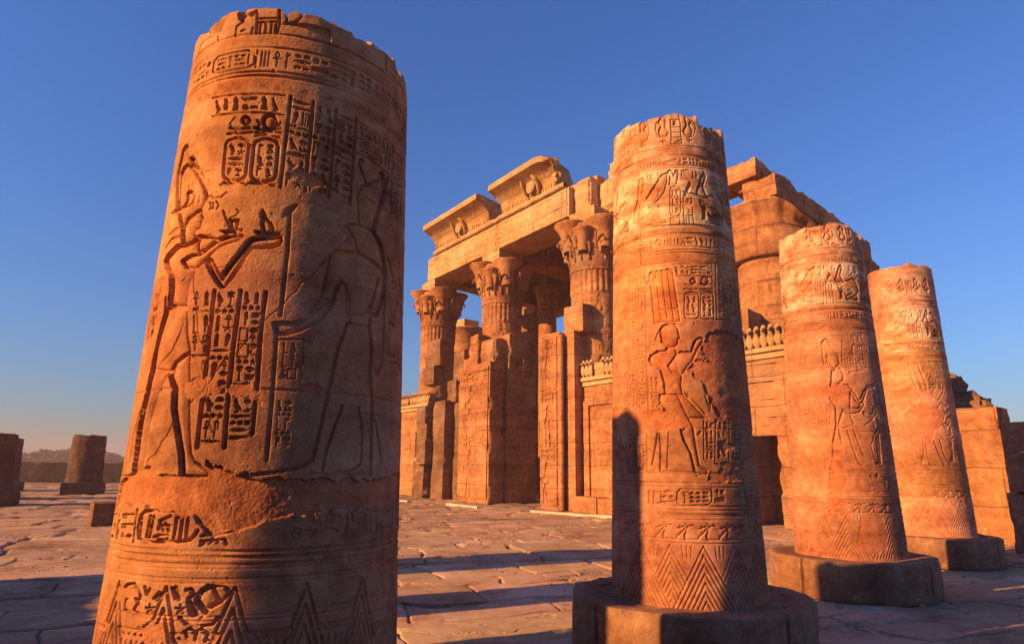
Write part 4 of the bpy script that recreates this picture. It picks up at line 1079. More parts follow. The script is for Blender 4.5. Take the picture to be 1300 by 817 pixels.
def side_text(cv, rng, u_list, z0, z1, d, wid=8.0):
    for u in u_list:
        a, b = math.radians(u) * RM, math.radians(u + wid) * RM
        cv.stroke([(a, z0), (a, z1)], .010, d * .9)
        text(cv, [(a + .012, z1), (b - .006, z1), (a + .012, z0), (b - .006, z0)], d, rng)

def urei(cv, centers, z, d):
    def tr(cx, pts): return [(cx + x, z + y) for x, y in pts]
    for cdeg in centers:
        cx = math.radians(cdeg) * RM
        cv.stroke(tr(cx, [(-.055, 0), (-.055, .21), (.055, .21), (.055, 0), (-.055, 0)]), .012, d)
        for y in (.06, .12): cv.stroke(tr(cx, [(-.05, y), (.05, y)]), .010, d)
        cv.flat(tr(cx, [(-.03, .14), (.03, .14), (.02, .2), (-.02, .2)]), d)
        cv.stroke(tr(cx, [(-.06, -.02), (-.06, -.07), (.06, -.07), (.06, -.02), (0, -.06), (-.06, -.02)]), .010, d)
        for s in (-1, 1):
            B = tr(cx, [(s * .20, .20), (s * .15, .27), (s * .11, .24), (s * .12, .14), (s * .08, .07), (s * .11, .02), (s * .18, .03), (s * .20, .09), (s * .165, .15)])
            cv.fig(B, d * 1.2, .02); cv.paint(B, PAINT[0], .5)
            cv.stroke(tr(cx, [(s * .15, .0), (s * .15, -.06)]), .010, d); cv.stroke(tr(cx, [(s * .12, -.03), (s * .18, -.03)]), .010, d)
            cv.stroke(tr(cx, [(s * .215, .21), (s * .235, .12), (s * .20, .02), (s * .12, -.005)]), .012, d)

def near_column():
    X, Y, TOP = -1.3115, 3.6136, 4.035
    root = empty('temple_column', (X, Y, 0), 'massive carved column nearest the viewer, king offering jars to a falcon-headed god', 'column', 'carved columns of the court')
    cv = Canvas(-math.pi * RM, math.pi * RM, .45, 4.12, .0031)
    rng = np.random.default_rng(11)
    ops = parse(REL[1])
    # text round the far side too
    for a in range(-174, -84, 9): side_text(cv, rng, [a], 2.1, 3.4, .008)
    for a in range(78, 172, 9): side_text(cv, rng, [a], 1.7, 3.2, .008)
    full = lambda z0, z1, u0, u1, d: text(cv, [(math.radians(u0) * RM, z1), (math.radians(u1) * RM, z1), (math.radians(u0) * RM, z0), (math.radians(u1) * RM, z0)], d, rng, True)
    for z, w, d in ((3.862, .016, .012), (3.781, .014, .010), (3.634, .016, .012), (3.612, .020, .016), (1.286, .014, .011), (1.261, .016, .013), (1.231, .016, .013), (1.215, .012, .009), (1.172, .014, .011), (1.158, .012, .009), (1.01, .010, .006)):
        cv.ring(z, w, d)
    # cartouche band
    a, b = math.radians(-47) * RM, math.radians(-24) * RM
    cv.stroke([(a + .03, 3.765), (b - .04, 3.765), (b, 3.74), (b, 3.68), (b - .04, 3.66), (a + .03, 3.66), (a, 3.68), (a, 3.74), (a + .03, 3.765)], .012, .012)
    cv.stroke([(b + .012, 3.765), (b + .012, 3.66)], .010, .010)
    full(3.675, 3.75, -45, -26, .010); full(3.66, 3.765, -178, -49, .010); full(3.66, 3.765, -22, 100, .011); full(3.66, 3.765, 102, 178, .009)
    full(3.875, 4.0, 40, 170, .010); full(3.875, 4.0, -170, -75, .009)
    full(1.32, 1.45, 8, 120, .010); full(1.32, 1.45, -175, -65, .010)
    cv.band(3.785, 3.858, (.92, .62, .45), .6, .11); cv.band(3.515, 3.60, (.82, .60, .48), .7, .10); cv.band(3.55, 3.60, (.75, .55, .45), .6, .07)
    for k in range(-24, 30):
        x = math.radians(k * 6) * RM
        cv.paint([(x - .03, 3.53), (x + .03, 3.53), (x, 3.565)], (.55, .42, .40), .6)
    # leaf chevrons at the foot
    for k in range(-14, 9):
        ax = math.radians(-31.6 + 23.7 * k) * RM
        if abs(ax) > math.pi * RM: continue
        for m, dd in ((0, .014), (1, .012), (2, .010), (3, .009)):
            zt = 1.14 - m * .085
            hw = (zt - .47) * .33
            if m == 0 or True: cv.stroke([(ax - hw, .47), (ax, zt), (ax + hw, .47)], .014, dd)
        for t in (-.05, -.025, 0, .025, .05):
            cv.stroke([(ax + .14 + t, .5), (ax + .14 + t * 1.2, .93)], .010, .009); cv.fig([(ax + .14 + t * 1.3 - .012, .93), (ax + .14 + t * 1.3 + .012, .93), (ax + .14 + t * 1.5 + .016, .96), (ax + .14 + t * 1.5 - .016, .96)], .010, .01)
    carve(cv, ops, rng, gain=1.6)
    drum_joint(cv, 1.985, 3.0, .004, .010); drum_joint(cv, 3.083, 8.0, .003, .007); drum_joint(cv, 1.03, 12.0, .004, .008)
    carve(cv, ops, rng, late=True)
    scars(cv, 45, 51)
    for q in range(2): crack(cv, [(rng.uniform(-1.2, 1.2), rng.uniform(.6, 3.9)), (rng.uniform(-1.2, 1.2), rng.uniform(.6, 3.9))], .005, .008, 60 + q)
    drum_joint(cv, 2.56, 21.0, .003, .007)
    drums(cv, [1.03, 1.985, 2.56, 3.083], 2)
    weather(cv, .0022, 900, 4, (.003, .011))
    column_shaft(cv, TOP, M_COL, root, math.atan2(-X, -Y), 118, 4, .07, notches=((-37, -31, .03), (-14, -9, .02), (20, 34, .03), (52, 66, .04)))
    column_base(root, 1.13, ZB + .01, 1.3)

def urei_column(X, Y, TOP, n, du, dz, label, res, chevron, chip, notches):
    root = empty('temple_column', (X, Y, 0), label, 'column', 'carved columns of the court')
    cv = Canvas(-math.pi * RM, math.pi * RM, .45, TOP + .1, res)
    rng = np.random.default_rng(20 + n)
    full = lambda z0, z1, u0, u1, d: text(cv, [(math.radians(u0) * RM, z1 + dz), (math.radians(u1) * RM, z1 + dz), (math.radians(u0) * RM, z0 + dz), (math.radians(u1) * RM, z0 + dz)], d, rng, True)
    g = 1.5 if n < 3 else 1.8
    for z, w, d in ((4.865, .016, .010), (4.843, .012, .008), (4.767, .014, .010), (4.745, .012, .009), (4.649, .014, .010), (4.627, .012, .009), (4.0, .016, .010), (3.98, .012, .008), (3.919, .014, .010), (3.898, .012, .009), (3.777, .014, .010), (3.747, .012, .008), (3.717, .014, .010), (3.62, .012, .006)):
        cv.ring(z + dz, w * g, d * g)
    cv.band(4.63 + dz, TOP, (1.28, 1.65, 2.1), .85); cv.band(4.0 + dz, 4.63 + dz, (1.3, 2.0, 2.7), .95); cv.band(3.78 + dz, 3.9 + dz, (1.25, 1.6, 2.0), .85); cv.band(2.5 + dz, 3.6 + dz, (1.15, 1.3, 1.45), .6, sc=4)
    cv.band(4.77 + dz, 4.86 + dz, (.60, .40, .32), .8, .14); cv.band(3.92 + dz, 3.98 + dz, (.55, .36, .30), .85, .12); cv.band(3.63 + dz, 3.72 + dz, (.80, .58, .45), .5)
    urei(cv, [8.8 + du + 46 * k for k in range(-4, 4)], 4.97 + dz, .011 * g)
    full(4.66, 4.74, -178, 178, .009 * g); full(3.79, 3.89, -178, 178, .009 * g)
    for c0 in (-14 + du, 70 + du, -100 + du):
        for z0, z1 in ((4.665, 4.735), (3.795, 3.885)):
            a, b = math.radians(c0) * RM, math.radians(c0 + 24) * RM
            s_ = dz
            cv.H[max(0, int((z0 + s_ - cv.y0) / res)):int((z1 + s_ - cv.y0) / res), max(0, int((a - .01 - cv.x0) / res)):int((b + .01 - cv.x0) / res)] = 0
            cv.stroke([(a + .03, z1 + s_), (b - .03, z1 + s_), (b, z1 - .03 + s_), (b, z0 + .03 + s_), (b - .03, z0 + s_), (a + .03, z0 + s_), (a, z0 + .03 + s_), (a, z1 - .03 + s_), (a + .03, z1 + s_)], .011, .010)
            full(z0 + .014, z1 - .014, c0 + 2, c0 + 22, .009)
            cv.paint([(a, z0 + s_), (b, z0 + s_), (b, z1 + s_), (a, z1 + s_)], (.85, .6, .45), .5)
    pic = parse(REL[2])[:NPIC]
    for k in (-2, -1, 0, 1): carve(cv, pic, rng, du + 97 * k, dz, g)
    std_lower(cv, rng, dz * .8, n, *chevron)
    full(1.345, 1.485, 45, 178, .008); full(1.345, 1.485, -178, -50, .008)
    for k in range(-12, 13):
        x = math.radians(k * 15 + 7) * RM
        if True:
            T_ = lambda P: [(x + a, b + dz * .8) for a, b in P]
            cv.fig(T_([(-.085, 1.05), (-.09, 1.09), (-.06, 1.16), (-.02, 1.175), (.02, 1.14), (.085, 1.165), (.10, 1.15), (.06, 1.10), (.03, 1.075), (.02, 1.05)]), .010, .02)
            cv.stroke(T_([(-.05, 1.17), (-.08, 1.19), (-.055, 1.15)]), .010, .008); cv.stroke(T_([(-.10, 1.05), (.09, 1.05)]), .010, .008)
            cv.stroke(T_([(-.115, 1.10), (-.125, 1.17)]), .010, .008); cv.stroke(T_([(-.03, 1.15), (.03, 1.09)]), .008, .006)
    side_text(cv, rng, range(62, 176, 8), 1.75, 3.55, .008); side_text(cv, rng, range(-176, -80, 8), 1.75, 3.55, .008)
    ops = parse(REL[n])[NPIC if n == 2 else 0:]
    if n > 2:
        # two standing figures and columns of text like those of the neighbour
        side_text(cv, rng, (18, 25, 32, 39) if n == 3 else (30, 37, 44), 3.0 + dz, 3.56 + dz, .007, 7)
        side_text(cv, rng, (-72, -64, -56, -48) if n == 3 else (-60, -52, -44), 2.6, 3.5, .006, 7)
        side_text(cv, rng, (40, 48), 1.75, 2.9, .006, 7)
        for u_, f_ in ((-56, 1), (58, -1), (95, 1), (140, -1), (-130, 1)): figure(cv, math.radians(u_) * RM, 1.76 + (0 if n == 3 else .1), 1.02, f_, .016)
    carve(cv, ops, rng, 0, 0, g)
    for z in {2: (4.2, 3.05, 2.02), 3: (4.25, 3.1, 2.2), 4: (4.3, 3.2, 2.1)}[n]: drum_joint(cv, z, z, .0045, .009)
    if n == 2: crack(cv, [(-.33, 5.2), (-.345, 4.75), (-.35, 4.3), (-.33, 4.0), (-.34, 3.65)], .010, .015, 3)
    carve(cv, ops, rng, 0, 0, 1, late=True)
    scars(cv, 50, 70 + n, .025, .11, .008)
    for q in range(2): crack(cv, [(rng.uniform(-1, 1), rng.uniform(.6, TOP)), (rng.uniform(-1, 1), rng.uniform(.6, TOP))], .006, .008, 80 + q + n)
    if n == 4: cv.damage([(math.radians(u_) * RM, z_) for u_, z_ in ((-150, .9), (-62, .9), (-58, 1.8), (-50, 2.6), (-38, 3.2), (-44, 3.9), (-30, 4.6), (-34, 5.3), (-20, 5.62), (10, 5.6), (40, 5.62), (40, 6), (-150, 6))], .012, (1.05, .98, .95))
    drums(cv, {2: [1.25, 2.02, 3.05, 4.2], 3: [1.3, 2.2, 3.1, 4.25], 4: [1.2, 2.1, 3.2, 4.3]}[n], n)
    drum_joint(cv, {2: 1.25, 3: 1.3, 4: 1.2}[n], n + .5, .004, .008)
    weather(cv, .0026, 500, 30 + n, (.004, .014))
    column_shaft(cv, TOP, M_COL, root, math.atan2(-X, -Y), 112, n * 3.1, chip, notches=notches)
    column_base(root, 1.13 if n == 2 else 1.10, ZB + .006, 2.2 * n, facets=12 if n == 2 else 0)

near_column()
urei_column(1.7268, 6.6206, 5.262, 2, 0.0, 0.0, 'column with a king in a tall plumed crown above a herringbone foot, second nearest', .0046, (11.9, 23.0), .09, ((-42, -18, .03), (24, 31, .05), (31, 75, .10)))
urei_column(4.9168, 9.7977, 5.305, 3, -9.0, .062, 'third column along the row, crossed vulture wings in its painted top register', .0075, (0.0, 23.0), .05, ((50, 90, .12),))
urei_column(8.1064, 12.9405, 5.735, 4, 6.0, .19, 'rightmost standing column with a smooth round repair patch across the king', .010, (2.0, 23.0), .04, ())

# ------------------------------------------------------------------ the temple
P0 = np.array([3.71034, 24.35485, 0.0])
FH, GH = math.radians(-35.33), math.radians(45.3)
FV = np.array([math.sin(FH), math.cos(FH), 0]); GV = np.array([math.sin(GH), math.cos(GH), 0]); ZV = np.array([0, 0, 1.0])
K = 1.0     # the hall itself stands further back and so is larger than the measure its door piers were taken with
def loc(V):
    """temple axes (a along the front to the left, b into the building, z) to metres from the temple's corner"""
    V = np.asarray(V, float).reshape(-1, 3)
    W = V[:, :1] * FV + V[:, 1:2] * GV + V[:, 2:] * ZV
    return W if K == 1.0 else np.array(EYE) + K * (W + P0 - np.array(EYE)) - P0
def kscale(W): return W if K == 1.0 else np.array(EYE) + K * (W + P0 - np.array(EYE)) - P0
def axis(a, b): return a * FV + b * GV
# a to the left with b inward and z up is a left-handed set of axes, so quads are reversed on the way out
class KMB(MB):
    def add(s, V, Q): return MB.add(s, kscale(np.asarray(V, float)), Q)
def tadd(mb, VQ):
    V, Q = VQ
    return mb.add(loc(V), Q)
def tbox(mb, *a, **k): 
    V, Q = rough_box(*a, **k)
    return mb.add(loc(V), Q)

def panel(mb, a0, a1, z0, z1, b, cv):
    """a carved face laid on a wall: cv covers [0, width] x [z0, z1], x running to the right as one faces the wall"""
    nx, ny = cv.nx, cv.ny
    x = np.linspace(0, 1, nx); z = np.linspace(z0, z1, ny)
    X, Z = np.meshgrid(a1 + (a0 - a1) * x, z)
    B = b - cv.H
    V = np.stack([X, B, Z], -1)
    # turn the rim back into the wall
    V = np.concatenate([V[:1] + [0, .06, 0], V, V[-1:] + [0, .06, 0]], 0)
    V = np.concatenate([V[:, :1] + [0, .06, 0], V, V[:, -1:] + [0, .06, 0]], 1)
    Q = gridq(nx + 2, ny + 2)
    mb.add(loc(V.reshape(-1, 3)), Q)

def wall_canvas(w, h, res, seed, rows=1, d=.09, text_top=True):
    cv = Canvas(0, w, 0, h, res); rng = np.random.default_rng(seed)
    rh = h / rows
    for r in range(rows):
        y = r * rh
        cv.stroke([(0, y + .03), (w, y + .03)], .05, d)
        n = max(1, int(w / (rh * .5)))
        for k in range(n):
            figure(cv, (k + .45) * w / n, y + .06, rh * .62, 1 if rng.random() < .5 else -1, d)
            text(cv, [(k * w / n + .05, y + rh * .97), ((k + 1) * w / n - .08, y + rh * .97), (k * w / n + .05, y + rh * .78), ((k + 1) * w / n - .08, y + rh * .78)], d * .8, rng, True)
    weather(cv, .012, 60, seed, (.02, .07))
    return cv

TEMPLE = empty('temple', tuple(P0), 'roofed temple front with flower capitals and broken cornice, lit orange by low sun', 'temple')
def tb(mb, name, parent=None, smooth=False, sharp=None, mat=None): return mb.build(name, mat or M_TEMPLE, parent or TEMPLE, smooth=smooth, sharp=sharp)

K = 1.066
# architrave with two lines of inscription, broken off above the third column
mb = MB()
tbox(mb, 2.25, 15.15, 0.03, 1.9, 12.33, 13.72, res=.16, amp=.02, chip=.10, seed=2)
cv = Canvas(0, 12.7, 0, 1.36, .03); rng = np.random.default_rng(5)
for y in (.06, .66, .72, 1.3): cv.stroke([(0, y), (12.7, y)], .06, .03)
text(cv, [(.1, 1.25), (12.6, 1.25), (.1, .78), (12.6, .78)], .04, rng, True); text(cv, [(.1, .6), (12.6, .6), (.1, .12), (12.6, .12)], .04, rng, True)
weather(cv, .012, 120, 6, (.02, .06))
panel(mb, 2.4, 15.1, 12.34, 13.70, 0.0, cv)
tb(mb, 'architrave', mat=M_PALE, smooth=True, sharp=35)
# broken core that runs on to the right of it
mb = MB()
tbox(mb, 1.2, 2.6, .35, 1.9, 12.35, 13.95, res=.13, amp=.10, chip=.30, seed=13)
tbox(mb, -.9, 1.3, .9, 2.4, 12.2, 13.75, res=.14, amp=.12, chip=.35, seed=19)
tbox(mb, -1.1, .9, 1.3, 3.0, 13.3, 14.75, res=.16, amp=.12, chip=.35, seed=23)
tb(mb, 'broken_core', smooth=True, sharp=30, mat=M_PALE)

# torus moulding and the two lengths of cavetto cornice
def cornice(a0, a1, seed, right_break):
    prof = [(0.04, 14.0)] + [(-.82 * (1 - math.cos(t * math.pi / 2)) ** 1.0 - .0, 14.0 + 1.0 * math.sin(t * math.pi / 2) ** 1.0) for t in np.linspace(.05, 1, 14)]
    prof = [(.03 - .85 * t ** 2.6, 14.0 + .98 * t) for t in np.linspace(0, 1, 16)] + [(-.90, 14.985), (-.97, 15.0), (-.97, 15.28), (-.95, 15.30), (-.4, 15.30), (.2, 15.32), (.9, 15.25), (1.1, 14.9), (1.1, 14.0), (.6, 13.95)]
    prof = np.array(prof); n = int((a1 - a0) / .05) + 1
    aa = np.linspace(a0, a1, n)
    Bp = np.repeat(prof[None, :, 0], n, 0); Zp = np.repeat(prof[None, :, 1], n, 0); Ap = np.repeat(aa[:, None], len(prof), 1)
    # upright leaves on the hollow
    t = np.clip((Zp - 14.0) / .98, 0, 1); front = (Bp < .1) & (Zp < 14.97)
    rib = .035 * np.sign(np.sin(Ap * 2 * np.pi / .22)) * front * ((t > .06) & (t < .30) | (t > .80))
    Bp = Bp + rib + .012 * fbm(Ap * 2, Zp * 2, 3, seed)
    # ragged ends
    for e, s in ((a0, 1), (a1, -1)):
        k = np.exp(-np.abs(Ap - e) / .25)
        Ap = Ap + s * k * (.16 + .22 * fbm(Bp * 2.2 + seed, Zp * 2.4, 4, seed + s)) * (1.6 if (s == 1 and right_break) else .5)
    if right_break:
        k = sstep((a0 + 1.0 - Ap) / 1.0) * (Zp > 14.6)
        Zp = Zp - k * .28 * np.clip(.6 + fbm(Ap * 3, Bp * 2, 3, seed), 0, 2); Bp = Bp + k * .25 * (Bp < -.3)
    V = np.stack([Ap, Bp, Zp], -1)
    mb = MB(); mb.add(loc(V.reshape(-1, 3)), gridq(len(prof), n)[:, ::-1])
    for i in (0, n - 1):
        ring_ = V[i]; c = ring_.mean(0) + [(.12 if i == 0 else -.12), 0, 0]
        W = [ring_]
        for s_ in (.75, .5, .25):
            r_ = c + (ring_ - c) * s_; r_[:, 0] += (.10 * fbm(r_[:, 1] * 4, r_[:, 2] * 4, 3, seed + i)); W.append(r_)
        W.append(np.repeat(c[None], len(prof), 0))
        mb.add(loc(np.concatenate(W)), gridq(len(prof), 5, True) if i == 0 else gridq(len(prof), 5, True)[:, ::-1])
    o = tb(mb, 'cornice', mat=M_PALE, smooth=True, sharp=38)
    # winged sun disc between two cobras
    c = (a0 + a1) / 2 - (.35 if right_break else .1)
    w = MB()
    th = np.linspace(0, math.pi, 9); r = .34 * np.sin(th); x = .34 * np.cos(th)
    ang = np.arange(20) * 2 * np.pi / 20
    V = []
    for k in range(9):
        for q in ang: V.append((c + r[k] * math.cos(q), -.24 + .55 * x[k] * .5, 14.50 + r[k] * math.sin(q)))
    tadd(w, (np.array(V), gridq(20, 9, True)))
    for s in (-1, 1):
        pts = [(c + s * .36, -.02, 14.08), (c + s * .47, -.10, 14.2), (c + s * .52, -.20, 14.45), (c + s * .48, -.36, 14.70), (c + s * .40, -.50, 14.84), (c + s * .34, -.54, 14.80)]
        V, Q = tube(pts, [.06, .08, .12, .13, .10, .05], 9); w.add(loc(V), Q)
    tb(w, 'winged_disc', o, mat=M_PALE, smooth=True)
    m = MB()
    V, Q = tube([(a, -.02 + .01 * math.sin(a * 5), 13.87 + .012 * math.sin(a * 7)) for a in np.arange(a0 - .3, a1 + .01, .1)], .13, 12); m.add(loc(V), Q)
    tb(m, 'torus_moulding', o, mat=M_PALE, smooth=True)
    return o
cornice(8.45, 14.35, 3, False)
cornice(2.75, 7.45, 8, True)
mb = MB()
V, Q = tube([(a, -.02 + .02 * math.sin(a * 9), 13.87 + .02 * math.sin(a * 7)) for a in np.arange(6.9, 8.6, .1)], .13, 12); mb.add(loc(V), Q)
tbox(mb, 7.2, 8.7, .25, 1.6, 13.7, 14.15, res=.12, amp=.04, chip=.15, seed=77)
tb(mb, 'cornice_bed', mat=M_PALE, smooth=True, sharp=40)

# roof slabs and the beams that carry them into the hall
for k, a in enumerate((1.6, 8.4, 15.1)):
    mb = MB(); tbox(mb, a - (.75 if k else .2), a + (.75 if k < 2 else .2), 1.93, 11.5, 12.36, 13.68, res=.4, amp=.03, chip=.08, seed=40 + k); tb(mb, 'beam', smooth=True, sharp=35)
for k in range(6):
    mb = MB(); tbox(mb, 1.3, 15.0, 1.0 + 1.85 * k, 2.8 + 1.85 * k, 13.74, 14.25 + .05 * (k % 2), res=.5, amp=.03, chip=.12, seed=50 + k); tb(mb, 'roof_slab', smooth=True, sharp=35)
mb = MB(); tbox(mb, 1.0, 21.5, 9.0, 10.4, 11.7, 13.1, res=.4, amp=.04, chip=.1, seed=60); tb(mb, 'inner_architrave', smooth=True, sharp=35)
mb = MB(); tbox(mb, -5.0, 24.0, 16.2, 17.2, 0, 7.6, res=.6, amp=.06, chip=.15, seed=61); tb(mb, 'rear_wall', smooth=True, sharp=35)

def shaft(a, b, r, z0, z1, seed, relief=True, res=.06, flute=None):
    """round column shaft with bands of carving, drum joints showing"""
    n = 180 if relief else 40
    zs = np.arange(z0, z1 + .001, .036 if relief else res)
    A, Z = np.meshgrid(np.arange(n) * 2 * np.pi / n, zs)
    x, y = np.sin(A) * r, np.cos(A) * r
    R = r * (1.03 - .05 * (Z - z0) / (z1 - z0)) + .015 * fbm(x * 1.2 + seed, y * 1.2 + Z, 4, seed) + .006 * fbm(A * 6, Z * 3.5, 3, seed) * relief
    for zj in np.arange(z0 + .9, z1, 1.05): R = R - .02 * np.exp(-((Z - zj) / .03) ** 2)
    if relief:
        Wd = 2 * np.pi * r
        cv = Canvas(0, Wd, z0, z1, .03); rg = np.random.default_rng(seed)
        top = flute[0] - .1 if flute else z1 - .15
        y_ = top
        while y_ > max(z0, 4.5) + 1.0:
            h = rg.choice([.34, .34, 1.5])
            for q in (y_, y_ - h): cv.ring(q, .05, .022)
            if h < 1: text(cv, [(0, y_ - .05), (Wd, y_ - .05), (0, y_ - h + .05), (Wd, y_ - h + .05)], .024, rg, True)
            else:
                m = 9
                for k in range(m):
                    if k % 3 == 2: text(cv, [(k * Wd / m + .05, y_ - .08), ((k + 1) * Wd / m - .3, y_ - .08), (k * Wd / m + .05, y_ - h + .08), ((k + 1) * Wd / m - .3, y_ - h + .08)], .022, rg)
                    else: figure(cv, (k + .4) * Wd / m, y_ - h + .06, 1.2, 1 if k % 3 else -1, .026)
            y_ -= h + .12
        weather(cv, .008, 50, seed, (.02, .06))
        H = cv.H[np.clip(((Z - z0) / .03).astype(int), 0, cv.ny - 1), np.clip((A * r / .03).astype(int), 0, cv.nx - 1)]
        R = R + H
    if flute:
        f0, f1 = flute
        k = (Z > f0) & (Z < f1)
        R = R + k * (.05 * np.abs(np.sin(A * 14)) - .01)
    c = np.array([a, b, 0]) @ np.stack([FV, GV, ZV])
    V = kscale(np.stack([c[0] + R * np.sin(A), c[1] + R * np.cos(A), Z], -1).reshape(-1, 3))
    return MB().add(V, gridq(n, len(zs), True)[:, ::-1])

def bell(cx, cy, r0, r1, z0, z1, n=22, lip=.06, sharp=2.2):
    t = np.linspace(0, 1, 9)
    pr = [(r0 + (r1 - r0) * k ** sharp, z0 + (z1 - z0) * k) for k in t] + [(r1 + .01, z1 + lip * .5), (r1 - .03, z1 + lip), (r1 * .6, z1 + lip), (.02, z1 + lip)]
    return lathe(pr, n, cx, cy)

def flower_capital(mb, c, z0, z1, r, rot=0.0, seed=0):
    """composite capital: bound stems, rows of small buds, then a ring of big open flowers"""
    h = z1 - z0; rg = np.random.default_rng(seed)
    def core(A, Z, Rr): return Rr + .03 * np.abs(np.sin(A * 12)) * (Z < z0 + .22 * h) 
    V, Q = lathe([(r, z0), (r * 1.02, z0 + .05), (r * 1.0, z0 + .2 * h), (r * 1.08, z0 + .3 * h), (r * 1.15, z0 + .5 * h), (r * 1.2, z0 + .7 * h), (r * 1.2, z1 - .1), (.05, z1 - .1)], 72, c[0], c[1], core); mb.add(V, Q)
    for k, (nn, zz0, zz1, rr, rb) in enumerate(((20, .18, .36, 1.06, .11), (16, .30, .50, 1.16, .15), (12, .42, .64, 1.26, .20))):
        for i in range(nn):
            if rg.random() < .1: continue
            a = rot + (i + .5 * (k % 2)) * 2 * np.pi / nn
            V, Q = bell(c[0] + rr * r * math.sin(a), c[1] + rr * r * math.cos(a), rb * .35 * r, rb * r * rg.uniform(.9, 1.1), z0 + zz0 * h, z0 + zz1 * h, 10, .03, 1.8); mb.add(V, Q)
    for i in range(8):
        a = rot + i * np.pi / 4
        big = i % 2 == 0
        rr, rb, zz0, zz1 = ((.98, .74, .40, 1.0) if big else (1.16, .42, .34, .80))
        V, Q = bell(c[0] + rr * r * math.sin(a), c[1] + rr * r * math.cos(a), rb * .5 * r, rb * r, z0 + zz0 * h, z0 + zz1 * h - .05, 26, .09, 2.6)
        V[:, 2] += .03 * fbm(V[:, 0] * 4, V[:, 1] * 4, 3, seed); mb.add(V, Q)
        # tendrils beside the big flowers
        for s in (-1, 1):
            if not big: continue
            b_ = a + s * .36
            pts = [(c[0] + q * r * math.sin(b_), c[1] + q * r * math.cos(b_), z0 + zz * h) for q, zz in ((1.1, .40), (1.22, .52), (1.36, .64), (1.5, .70), (1.56, .64), (1.48, .60))]
            V, Q = tube(pts, [.05, .05, .05, .05, .05, .03], 6); mb.add(V, Q)

def flower_column(a, b, r, z0, z1, zt, rot, seed, abacus):
    o = tb(shaft(a, b, r, z0, z1 + .05, seed, flute=(z1 - .95, z1 - .03)), 'column', smooth=True)
    c = axis(a, b)
    mb = KMB(); flower_capital(mb, c, z1, zt, r, rot, seed)
    for q in range(4):
        V, Q = lathe([(r + .0, z1 - .06), (r + .05, z1 - .03), (r + .05, z1 + .02), (r, z1 + .05)], 60, c[0], c[1]); 
    mb.add(V, Q)
    tb(mb, 'capital', o, smooth=True, sharp=45)
    mb = MB(); tbox(mb, a - abacus, a + abacus, b - .88, b + .88, zt - .3, 12.34, res=.15, amp=.03, chip=.12, seed=seed + 3); tb(mb, 'abacus', o, mat=M_PALE, smooth=True, sharp=35)
    return o
FR_ = math.radians(-125.3)
flower_column(15.05, .9, 1.0, 0, 9.65, 11.72, FR_ + .35, 1, .78)
flower_column(8.4, .9, 1.0, 0, 9.65, 11.72, FR_ + .35, 2, .78)
flower_column(1.45, .9, 1.04, 0, 9.65, 11.72, FR_ + .35, 3, .80)

K = 1.16
# the lone column further right with an open bell capital, its block and the beam running back from it
o = tb(shaft(-6.72, .9, 1.06, 0, 8.1, 4), 'column', smooth=True)
c = axis(-6.72, .9)
def wbell(A, Z, Rr): return Rr + .03 * fbm(np.sin(A) * 3, np.cos(A) * 3 + Z * 2, 4, 3) - .16 * (Z > 9.1) * np.clip(fbm(np.sin(A) * 2.5, np.cos(A) * 2.5, 4, 9), 0, 1) + .02 * np.abs(np.sin(A * 14)) * (Z > 8.1) * (Z < 8.8)
V, Q = lathe([(1.04, 8.0), (1.20, 8.02), (1.27, 8.2), (1.33, 8.55), (1.36, 8.85), (1.34, 8.87), (1.37, 8.9), (1.43, 9.15), (1.52, 9.38), (1.62, 9.55), (1.66, 9.62), (1.64, 9.68), (1.4, 9.7), (.05, 9.7)], 120, c[0], c[1], wbell)
sd_ = np.clip(((V[:, 0] - c[0]) * .93 - (V[:, 1] - c[1]) * .36) / 1.6, 0, 1)      # its right side has broken away and slopes down
V[:, 2] = np.where(V[:, 2] > 8.7, 8.7 + (V[:, 2] - 8.7) * (1 - .92 * sstep((sd_ - .12) / .85)), V[:, 2]) + .03 * fbm(V[:, 0] * 3, V[:, 1] * 3, 3, 4) * (V[:, 2] > 9)
mb = KMB().add(V, Q); tb(mb, 'capital', o, smooth=True, sharp=40)
mb = MB(); tbox(mb, -7.2, -5.62, .15, 1.7, 9.66, 10.02, res=.10, amp=.03, chip=.10, seed=5); tb(mb, 'abacus', o, smooth=True, sharp=35)
mb = MB(); tbox(mb, -7.38, -6.15, .25, 9.3, 10.02, 10.76, res=.16, amp=.04, chip=.18, seed=71)
tbox(mb, -7.36, -6.2, 1.2, 9.2, 9.3, 10.05, res=.2, amp=.04, chip=.15, seed=74)
for b, z, s in ((1.0, .28, .9), (3.6, .22, .7), (5.3, .30, .5), (6.9, .22, .8)):
    tbox(mb, -7.25, -6.3, b, b + s, 10.6, 10.72 + z, res=.10, amp=.08, chip=.25, seed=int(b * 10))
tb(mb, 'beam', smooth=True, sharp=32)
mb = MB(); tbox(mb, -7.3, -6.4, 2.9, 8.9, 5.2, 9.32, res=.3, amp=.06, chip=.2, seed=72); tbox(mb, -7.45, -6.4, 8.6, 10.0, 4.5, 9.95, res=.14, amp=.08, chip=.3, seed=73); tb(mb, 'side_wall', smooth=True, sharp=35)
mb = MB(); tbox(mb, -6.75, -4.9, .2, 1.3, 10.88, 11.5, res=.11, amp=.05, chip=.25, seed=81); tbox(mb, -6.85, -5.6, .5, 2.6, 10.66, 11.42, res=.11, amp=.08, chip=.45, seed=82)
tb(mb, 'broken_architrave', smooth=True, sharp=32)

K = 1.066
